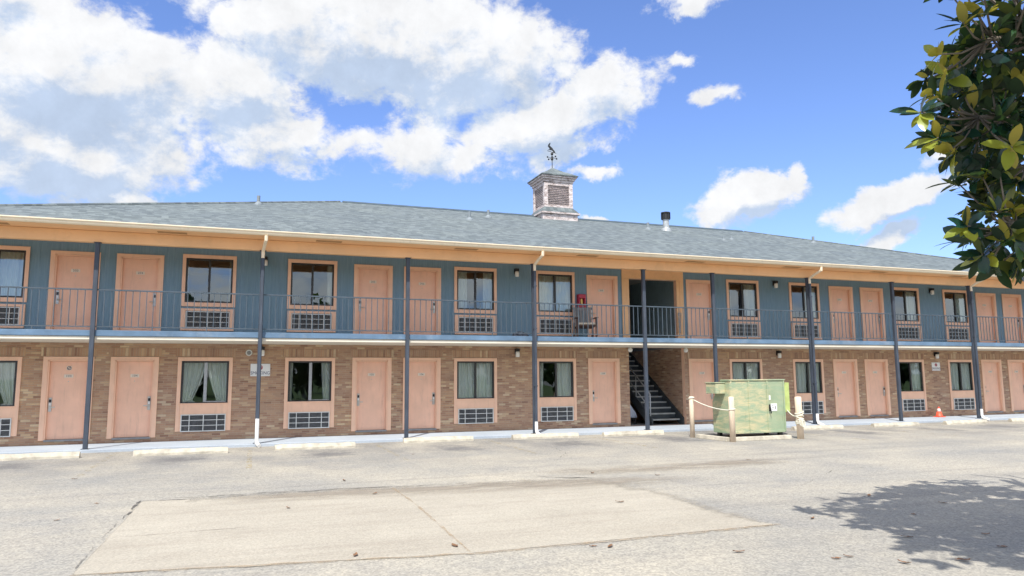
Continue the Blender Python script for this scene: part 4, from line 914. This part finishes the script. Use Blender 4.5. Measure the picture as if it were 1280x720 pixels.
# fallen leaves ---------------------------------------------------------------
def dry_leaf(seed):
    rn = random.Random(seed); vs = []; fs = []; n = 7; cur = rn.uniform(.02,.12); L = .05
    for i in range(n+1):
        t = i/n; w = .019*math.sin(math.pi*min(1,t*.94+.04))**.8; x = (t-.5)*2*L; z = .008+cur*.07*(2*t-1)**2
        vs += [(x,-w,z+rn.uniform(.0,.008)),(x,0,z),(x,w,z+rn.uniform(.0,.010))]
    for i in range(n):
        for j in range(2): a = 3*i+j; fs.append((a,a+1,a+4,a+3))
    return MB().add(vs, fs).mesh('fallen_leaf', 'dry', True)
DL = [dry_leaf(i) for i in range(6)]
for (x, y), w in ((((1.06,-14.02)), 'pad'),((2.0,-14.05),'lot'),((3.22,-14.55),'lot'),((3.30,-14.62),'lot'),((-2.5,-6.9),'lot'),((-1.9,-11.0),'lot'),((-1.75,-9.9),'lot'),((3.5,-5.2),'lot'),((1.55,-8.9),'lot'),((1.8,-10.5),'pad'),((4.6,-12.4),'pad'),((0.6,-11.2),'pad'),((4.95,-15.72),'lot'),((5.1,-15.75),'lot'),((5.35,-16.1),'shade'),((6.2,-15.3),'shade'),((7.3,-14.4),'shade'),((6.6,-15.95),'shade'),((7.9,-13.2),'shade'),((5.9,-16.2),'shade'),((7.0,-15.5),'shade'),((6.1,-14.2),'shade'),((8.3,-14.0),'shade'),((4.3,-15.2),'lot'),((5.6,-9.6),'lot'),((6.4,-10.3),'lot'),((9.2,-9.0),'lot')):
    o = bpy.data.objects.new('fallen_leaf', DL[random.randrange(6)]); COL.objects.link(o); o.location = (x+random.uniform(-.05,.05), y+random.uniform(-.05,.05), LOT+(.006 if w == 'pad' else .001))
    o.rotation_euler.z = random.uniform(0,6.28); k = random.uniform(.75,1.25); o.scale = (k,k,k)
    tag(o, {'pad':'small dry brown leaf lying on the pale concrete pad','lot':'small dry brown leaf lying on the sunlit asphalt','shade':'small dry brown leaf lying in the dappled tree shade'}[w], 'leaf', {'pad':'fallen leaves on the concrete pad','lot':'fallen leaves on the sunlit asphalt','shade':'fallen leaves in the tree shade'}[w])

# ------------------------------------------------------------------ magnolia
tree = empty('magnolia_tree', (8.6,-16.7,LOT), 'magnolia with large glossy dark leaves hanging into the upper right corner', 'tree')
TL = Vector((8.6,-16.7,LOT)); rn = random.Random(21)
tips = [(5.33,-16.99,4.31),(5.54,-16.98,4.44),(5.05,-16.96,4.01),(5.3,-16.82,3.92),(4.86,-16.93,3.53),(5.11,-16.84,3.73),(5.08,-16.88,3.36),(5.34,-16.76,3.31),(5.84,-16.71,3.2),(5.8,-16.67,2.97),(5.33,-16.88,2.67),(5.55,-16.98,2.8),(5.4,-16.79,2.58),(5.63,-16.75,2.48),(5.67,-16.89,2.58),(5.74,-17.01,4.15),(5.8,-16.97,3.63),(5.83,-16.84,3.44),(5.44,-17.21,3.22),(5.59,-16.94,4.05),(5.41,-16.85,3.83),(5.6,-16.79,3.67),(5.52,-16.74,3.5),(5.76,-16.72,3.5),(5.36,-16.81,3.66),(5.85,-16.8,3.9),(5.94,-16.95,3.93),(5.68,-16.76,4.0),(6.06,-16.78,3.1),(5.97,-16.82,2.84),(5.87,-16.86,2.6),(5.8,-16.7,2.45),(6.12,-16.71,2.43),(5.61,-16.87,4.22),(5.76,-16.94,4.35),(6.01,-16.95,4.5),(5.39,-16.7,3.57)]
def fill(n, c, r, zmin=-9):
    out = []
    while len(out) < n:
        d = Vector((rn.gauss(0,1), rn.gauss(0,1), rn.gauss(0,1))).normalized()*rn.uniform(.45,1)**.5
        p = (c[0]+d.x*r[0], c[1]+d.y*r[1], c[2]+d.z*r[2])
        if p[2] > zmin: out.append(p)
    return out
tips2 = fill(46, (5.98,-16.75,3.72), (.78,.45,.75)) + fill(26, (6.6,-16.5,3.7), (.6,.6,.9)) + fill(28, (6.3,-16.65,2.72), (.62,.45,.34)) + fill(120, (7.95,-16.4,4.0), (1.6,1.2,1.3), 2.3) + fill(60, (7.3,-16.1,4.5), (1.1,.6,.5)) + fill(130, (6.3,-17.1,5.2), (2.0,.85,.45)) + fill(120, (6.2,-17.95,5.15), (1.95,.75,.55), 4.6) + fill(140, (6.0,-18.7,5.0), (2.1,.6,.5)) + fill(140, (5.6,-19.25,4.95), (1.9,.5,.45))
# limbs
tr = MB()
tr.tube([(0,0,0),(.04,.03,.8),(-.02,.06,1.9),(.06,.02,3.2),(.02,.0,4.6),(0,.05,6.3)], [.24,.19,.17,.15,.11,.05], 12); tr.build('trunk', 'bark', tree, smooth=True)
limbs = []
def limb(pts, r0, r1):
    n = len(pts); P = [Vector(p) for p in pts]; out = []
    for i in range(n-1):
        for k in range(5): out.append(P[i].lerp(P[i+1], k/5) + Vector((rn.uniform(-.02,.02), rn.uniform(-.02,.02), rn.uniform(-.02,.02))))
    out.append(P[-1]); limbs.append((out, r0, r1))
T = lambda x,y,z: (x,y,z)
limb([(8.58,-16.65,2.3),(7.6,-16.7,2.75),(6.6,-16.75,2.85),(5.9,-16.8,2.75)], .06, .018)
limb([(8.62,-16.66,2.9),(7.5,-16.7,3.5),(6.5,-16.8,3.7),(5.6,-16.85,3.6)], .07, .018)
limb([(8.62,-16.68,3.6),(7.4,-16.8,4.3),(6.3,-16.9,4.45),(5.6,-16.95,4.2)], .07, .018)
limb([(8.6,-16.7,4.3),(7.4,-16.9,5.3),(6.3,-17.2,5.6),(5.3,-17.3,5.7)], .07, .018)
limb([(8.6,-16.7,4.0),(8.1,-16.3,4.3),(7.6,-16.1,4.6),(7.2,-16.0,4.7)], .06, .018)
limb([(8.6,-16.7,3.3),(8.2,-15.9,3.9),(7.6,-15.4,4.2)], .05, .018)
limb([(8.6,-16.7,4.2),(7.8,-17.3,5.0),(6.6,-17.8,5.3),(5.2,-18.0,5.3)], .05, .018)
limb([(8.6,-16.7,4.9),(8.9,-16.5,6.0),(8.5,-16.4,6.9)], .05, .018)
limb([(8.6,-16.7,4.4),(9.3,-16.4,5.2),(9.4,-15.9,5.7)], .05, .018)
limb([(6.6,-16.75,2.85),(6.4,-16.8,3.15),(6.1,-16.85,3.3)], .02, .01)
br = MB()
for pts, r0, r1 in limbs: br.tube([p-TL for p in pts], [r0+(r1-r0)*i/(len(pts)-1) for i in range(len(pts))], 7)
lp = [p for l in limbs for p in l[0]]
lv = MB()
def leaf(mb, base, d, nrm, L, W, mi, droop):
    d = d.normalized(); side = d.cross(nrm)
    if side.length < 1e-3: side = d.cross(Vector((1,0,0)))
    side.normalize(); nrm = side.cross(d).normalized()
    if nrm.z < 0 and rn.random() < .85: nrm = -nrm; side = -side
    prof = [(0,.03),(.10,.10),(.3,.42),(.52,.5),(.72,.43),(.88,.24),(1,.0)]; vs = []
    for t, w in prof:
        c = base + d*L*t + nrm*(-droop*L*t*t) ; lift = nrm*(.10*w*W)
        vs += [c - side*W*w + lift, c, c + side*W*w + lift]
    n0 = len(prof); fs = []
    for i in range(n0-1):
        for j in range(2): a = 3*i+j; fs.append((a, a+1, a+4, a+3))
    mb.add(vs, fs, mi)
def rosette(p, young):
    p = Vector(p); q = min(lp, key=lambda a: (a-p).length); ax = (p-q)
    if ax.length > .02:
        m1 = q.lerp(p,.5)+Vector((0,0,-.04)); br.tube([q-TL, m1-TL, p-TL], [.011,.008,.006], 5)
    ax = (ax.normalized()*.7 + Vector((rn.uniform(-.5,.5), rn.uniform(-.5,.5), rn.uniform(.0,.7)))).normalized()
    u = ax.cross(Vector((.3,.2,1))).normalized(); w = ax.cross(u); k = rn.randint(8,12)
    for i in range(k):
        a = i*2.4+rn.uniform(-.3,.3); spread = rn.uniform(.55,1.35); d = ax*math.cos(spread)+(u*math.cos(a)+w*math.sin(a))*math.sin(spread)
        L = rn.choice((rn.uniform(.08,.15), rn.uniform(.14,.24), rn.uniform(.15,.25))); x = rn.random(); mi = 2 if (young and x < .55) or x < .09 else (1 if x < .28 else 0)
        base = p - ax*rn.uniform(0,.07); leaf(lv, base-TL, d, ax*.8+Vector((0,0,.6)), L, L*rn.uniform(.36,.46), mi, rn.uniform(.0,.35))
for i, p in enumerate(tips): rosette(p, i < 8 or i in (10,11,14,18,26,29))
for p in tips2: rosette(p, False)
lim = br.build('limb', 'bark', tree, smooth=True)
lv.build('crown', ['leaf','leaf2','leaf3'], tree, smooth=True)

# ------------------------------------------------------------------ wood beyond the lawn (seen in the window glass)
wd = MB(); rn = random.Random(5)
for k in range(24):
    cx_, cy_ = -70+k*7.0+rn.uniform(-2,2), -54+rn.uniform(-6,4); H = rn.uniform(5.5,10.5); rr = rn.uniform(2.4,4.2)
    wd.tube([(cx_,cy_,LOT),(cx_,cy_,H*.6)], [.25,.12], 6, 1)
    for i in range(520):
        d = Vector((rn.gauss(0,1), rn.gauss(0,1), rn.gauss(0,1))).normalized()*rn.uniform(.5,1.0); c = Vector((cx_+d.x*rr*1.15, cy_+d.y*rr, H*.5+d.z*H*.5))
        a = Vector((rn.uniform(-1,1), rn.uniform(-1,1), rn.uniform(-1,1))).normalized()*rn.uniform(.25,.5); b = a.cross(Vector((rn.uniform(-1,1), rn.uniform(-1,1), rn.uniform(-1,1)))).normalized()*rn.uniform(.25,.5)
        wd.quad(c-a-b, c+a-b, c+a+b, c-a+b)
tag(wd.build('wood', ['hedge','bark']), kind='stuff')

# ------------------------------------------------------------------ sun and sky
Ld = Vector((.6,1,-1.62)).normalized(); S = -Ld
el = math.asin(S.z); az = math.atan2(S.x, S.y)
sun = bpy.data.lights.new('sun', 'SUN'); sun.energy = SUN_E = 3.3; sun.angle = R(.53); sun.color = (1,.955,.88)
so = bpy.data.objects.new('sun', sun); COL.objects.link(so); so.rotation_euler = Ld.to_track_quat('-Z','Y').to_euler(); so.location = (-20,-40,40)

w = bpy.data.worlds.new('World'); scn.world = w; w.use_nodes = True; nt = w.node_tree; nt.nodes.clear()
out = N(nt, 'ShaderNodeOutputWorld'); bg = N(nt, 'ShaderNodeBackground'); nt.links.new(bg.outputs[0], out.inputs[0])
SKY_S = 0.105; bg.inputs[1].default_value = SKY_S
sky = N(nt, 'ShaderNodeTexSky', sky_type='NISHITA'); sky.sun_disc = False; sky.sun_elevation = el; sky.sun_rotation = az % (2*math.pi); sky.air_density = 1.0; sky.dust_density = 0.6; sky.ozone_density = 2.5
tc = N(nt, 'ShaderNodeTexCoord'); nz = N(nt, 'ShaderNodeVectorMath', operation='NORMALIZE'); nt.links.new(tc.outputs['Generated'], nz.inputs[0])
sp = N(nt, 'ShaderNodeSeparateXYZ'); nt.links.new(nz.outputs[0], sp.inputs[0])
A = mth(nt, 'ARCTAN2', sp.outputs[0], sp.outputs[1]); EL = mth(nt, 'ARCSINE', sp.outputs[2])
def comb(a, b, c=0.0):
    n = N(nt, 'ShaderNodeCombineXYZ')
    for i, v in enumerate((a,b,c)):
        if isinstance(v, (int,float)): n.inputs[i].default_value = v
        else: nt.links.new(v, n.inputs[i])
    return n.outputs[0]
# cloud masses as (azimuth, elevation, half width, half height, tilt, weight) in degrees
BL = [(-12,20,11,6.5,0,1.15),(-13,15.6,11.5,3.7,0,1.0),(-1,21,6,5,0,.8),(9,25.5,15,5,0,1.15),(17,24,9,5.5,-10,.95),(3,17.8,8,2.2,0,.62),(13,18.5,4,3,40,.6),(22,19.4,10.5,2.7,14,.95),(26,21.5,7,2.0,20,.6),
      (-9,12.6,4.6,1.0,0,.85),(37.9,13.1,4.3,2.2,12,.98),(41.2,14.6,2.2,.9,40,.6),(47.6,12.2,4.6,1.5,14,.92),(35.6,20.5,2.4,.8,18,.48),(34.8,27.6,3.0,1.2,0,.62),(26.3,15.6,2.4,.8,0,.62),(26.8,12.4,1.3,.5,0,.8),(34,23.5,1.5,.7,0,.5),(47.8,9.3,2.4,1.3,25,.66),(23.5,17.2,4,1.5,20,.62),(51,15.2,2,.6,20,.5),(-16,24.5,4,1.6,20,.6)]
def density(dA, dE):
    a = A if not dA else mth(nt, 'ADD', A, R(dA)); e = EL if not dE else mth(nt, 'ADD', EL, R(dE)); v = comb(a, e)
    cur = None
    # domain warp makes the outlines billow
    wn = N(nt, 'ShaderNodeTexNoise'); wn.inputs['Scale'].default_value = 11; wn.inputs['Detail'].default_value = 6; wn.inputs['Roughness'].default_value = .6; nt.links.new(v, wn.inputs['Vector'])
    wsub = N(nt, 'ShaderNodeVectorMath', operation='SUBTRACT'); nt.links.new(wn.outputs['Color'], wsub.inputs[0]); wsub.inputs[1].default_value = (.5,.5,.5)
    wsc = N(nt, 'ShaderNodeVectorMath', operation='MULTIPLY_ADD'); nt.links.new(wsub.outputs[0], wsc.inputs[0]); wsc.inputs[1].default_value = (.10,.075,0); nt.links.new(v, wsc.inputs[2])
    vw = wsc.outputs[0]
    for (ba, be, rw, rh, tilt, s) in BL:
        mp = N(nt, 'ShaderNodeMapping', vector_type='TEXTURE'); mp.inputs['Location'].default_value = (R(ba),R(be),0); mp.inputs['Rotation'].default_value = (0,0,R(tilt)); mp.inputs['Scale'].default_value = (R(rw),R(rh),1)
        nt.links.new(vw, mp.inputs['Vector']); ln = N(nt, 'ShaderNodeVectorMath', operation='LENGTH'); nt.links.new(mp.outputs[0], ln.inputs[0])
        q = mth(nt, 'MULTIPLY_ADD', ln.outputs['Value'], -s, s)
        cur = q if cur is None else mth(nt, 'SMOOTH_MAX', cur, q, .12)
    n1 = N(nt, 'ShaderNodeTexNoise'); n1.inputs['Scale'].default_value = 7; n1.inputs['Detail'].default_value = 10; n1.inputs['Roughness'].default_value = .66; n1.inputs['Distortion'].default_value = .25
    nt.links.new(comb(a, mth(nt, 'MULTIPLY', e, 1.5)), n1.inputs['Vector'])
    nn = mth(nt, 'SUBTRACT', n1.outputs[0], .5)
    # behind the viewer unseen broken cumulus cover is added to lift the fill light
    away = N(nt, 'ShaderNodeMapRange'); away.interpolation_type = 'SMOOTHSTEP'; nt.links.new(mth(nt, 'ABSOLUTE', mth(nt, 'SUBTRACT', a, R(20))), away.inputs[0]); away.inputs[1].default_value = R(48); away.inputs[2].default_value = R(75)
    n2 = N(nt, 'ShaderNodeTexNoise'); n2.inputs['Scale'].default_value = 2.2; n2.inputs['Detail'].default_value = 5; nt.links.new(nz.outputs[0], n2.inputs['Vector'])
    cov = mth(nt, 'MULTIPLY', mth(nt, 'MULTIPLY_ADD', n2.outputs[0], 4.0, -1.75), away.outputs[0])
    up = N(nt, 'ShaderNodeMapRange'); nt.links.new(e, up.inputs[0]); up.inputs[1].default_value = R(30); up.inputs[2].default_value = R(45)
    cov2 = mth(nt, 'MULTIPLY', mth(nt, 'MULTIPLY_ADD', n2.outputs[0], 4.0, -1.75), up.outputs[0])
    base = mth(nt, 'MAXIMUM', mth(nt, 'MAXIMUM', cur, -.45), mth(nt, 'MAXIMUM', mth(nt, 'ADD', cov, mth(nt, 'MULTIPLY_ADD', away.outputs[0], .45, -.45)), mth(nt, 'ADD', cov2, mth(nt, 'MULTIPLY_ADD', up.outputs[0], .45, -.45))))
    n3 = N(nt, 'ShaderNodeTexNoise'); n3.inputs['Scale'].default_value = 26; n3.inputs['Detail'].default_value = 7; n3.inputs['Roughness'].default_value = .62; n3.inputs['Distortion'].default_value = .4
    nt.links.new(comb(a, mth(nt, 'MULTIPLY', e, 1.3)), n3.inputs['Vector'])
    return mth(nt, 'ADD', mth(nt, 'MULTIPLY_ADD', nn, 1.35, base), mth(nt, 'MULTIPLY_ADD', n3.outputs[0], .75, -.375))
D0 = density(0, 0); D1 = density(-.6, 1.7)
msk = N(nt, 'ShaderNodeMapRange'); msk.interpolation_type = 'SMOOTHSTEP'; nt.links.new(D0, msk.inputs[0]); msk.inputs[1].default_value = -.02; msk.inputs[2].default_value = .32
shd = N(nt, 'ShaderNodeMapRange'); shd.interpolation_type = 'SMOOTHSTEP'; nt.links.new(mth(nt, 'ADD', mth(nt, 'MULTIPLY', D1, .75), mth(nt, 'MULTIPLY', mth(nt, 'SUBTRACT', D1, D0), 1.3)), shd.inputs[0]); shd.inputs[1].default_value = -.02; shd.inputs[2].default_value = .95
CB = 1.0
ccol = mixc(nt, shd.outputs[0], (4.9*CB,4.95*CB,5.05*CB), (2.85*CB,3.45*CB,4.45*CB))
skyc = mixc(nt, 1.0, sky.outputs[0], (0.81,0.885,1.17), 'MULTIPLY')
aw = N(nt, 'ShaderNodeMapRange'); aw.interpolation_type = 'SMOOTHSTEP'; nt.links.new(mth(nt, 'ABSOLUTE', mth(nt, 'SUBTRACT', A, R(20))), aw.inputs[0]); aw.inputs[1].default_value = R(60); aw.inputs[2].default_value = R(110); aw.inputs[3].default_value = 1.0; aw.inputs[4].default_value = 1.5  # clouds behind the viewer made brighter than those ahead, to fill the shade
bn = noise(nt, nz.outputs[0], 16, 8, .65); bnr = N(nt, 'ShaderNodeMapRange'); nt.links.new(bn.outputs[0], bnr.inputs[0]); bnr.inputs[1].default_value = .3; bnr.inputs[2].default_value = .7; bnr.inputs[3].default_value = .88; bnr.inputs[4].default_value = 1.07
sc_ = N(nt, 'ShaderNodeVectorMath', operation='SCALE'); nt.links.new(ccol, sc_.inputs[0]); nt.links.new(mth(nt, 'MULTIPLY', aw.outputs[0], bnr.outputs[0]), sc_.inputs['Scale']); ccol = sc_.outputs[0]
fin = mixc(nt, msk.outputs[0], skyc, ccol)
nt.links.new(fin, bg.inputs[0])

# ------------------------------------------------------------------ render look
scn.view_settings.view_transform = 'Standard'; scn.view_settings.look = 'None'; scn.view_settings.exposure = 0.90; scn.view_settings.gamma = 1
scn.render.engine = 'CYCLES'; scn.cycles.max_bounces = 8; scn.cycles.transparent_max_bounces = 12
scn.render.resolution_x = 1024; scn.render.resolution_y = 576
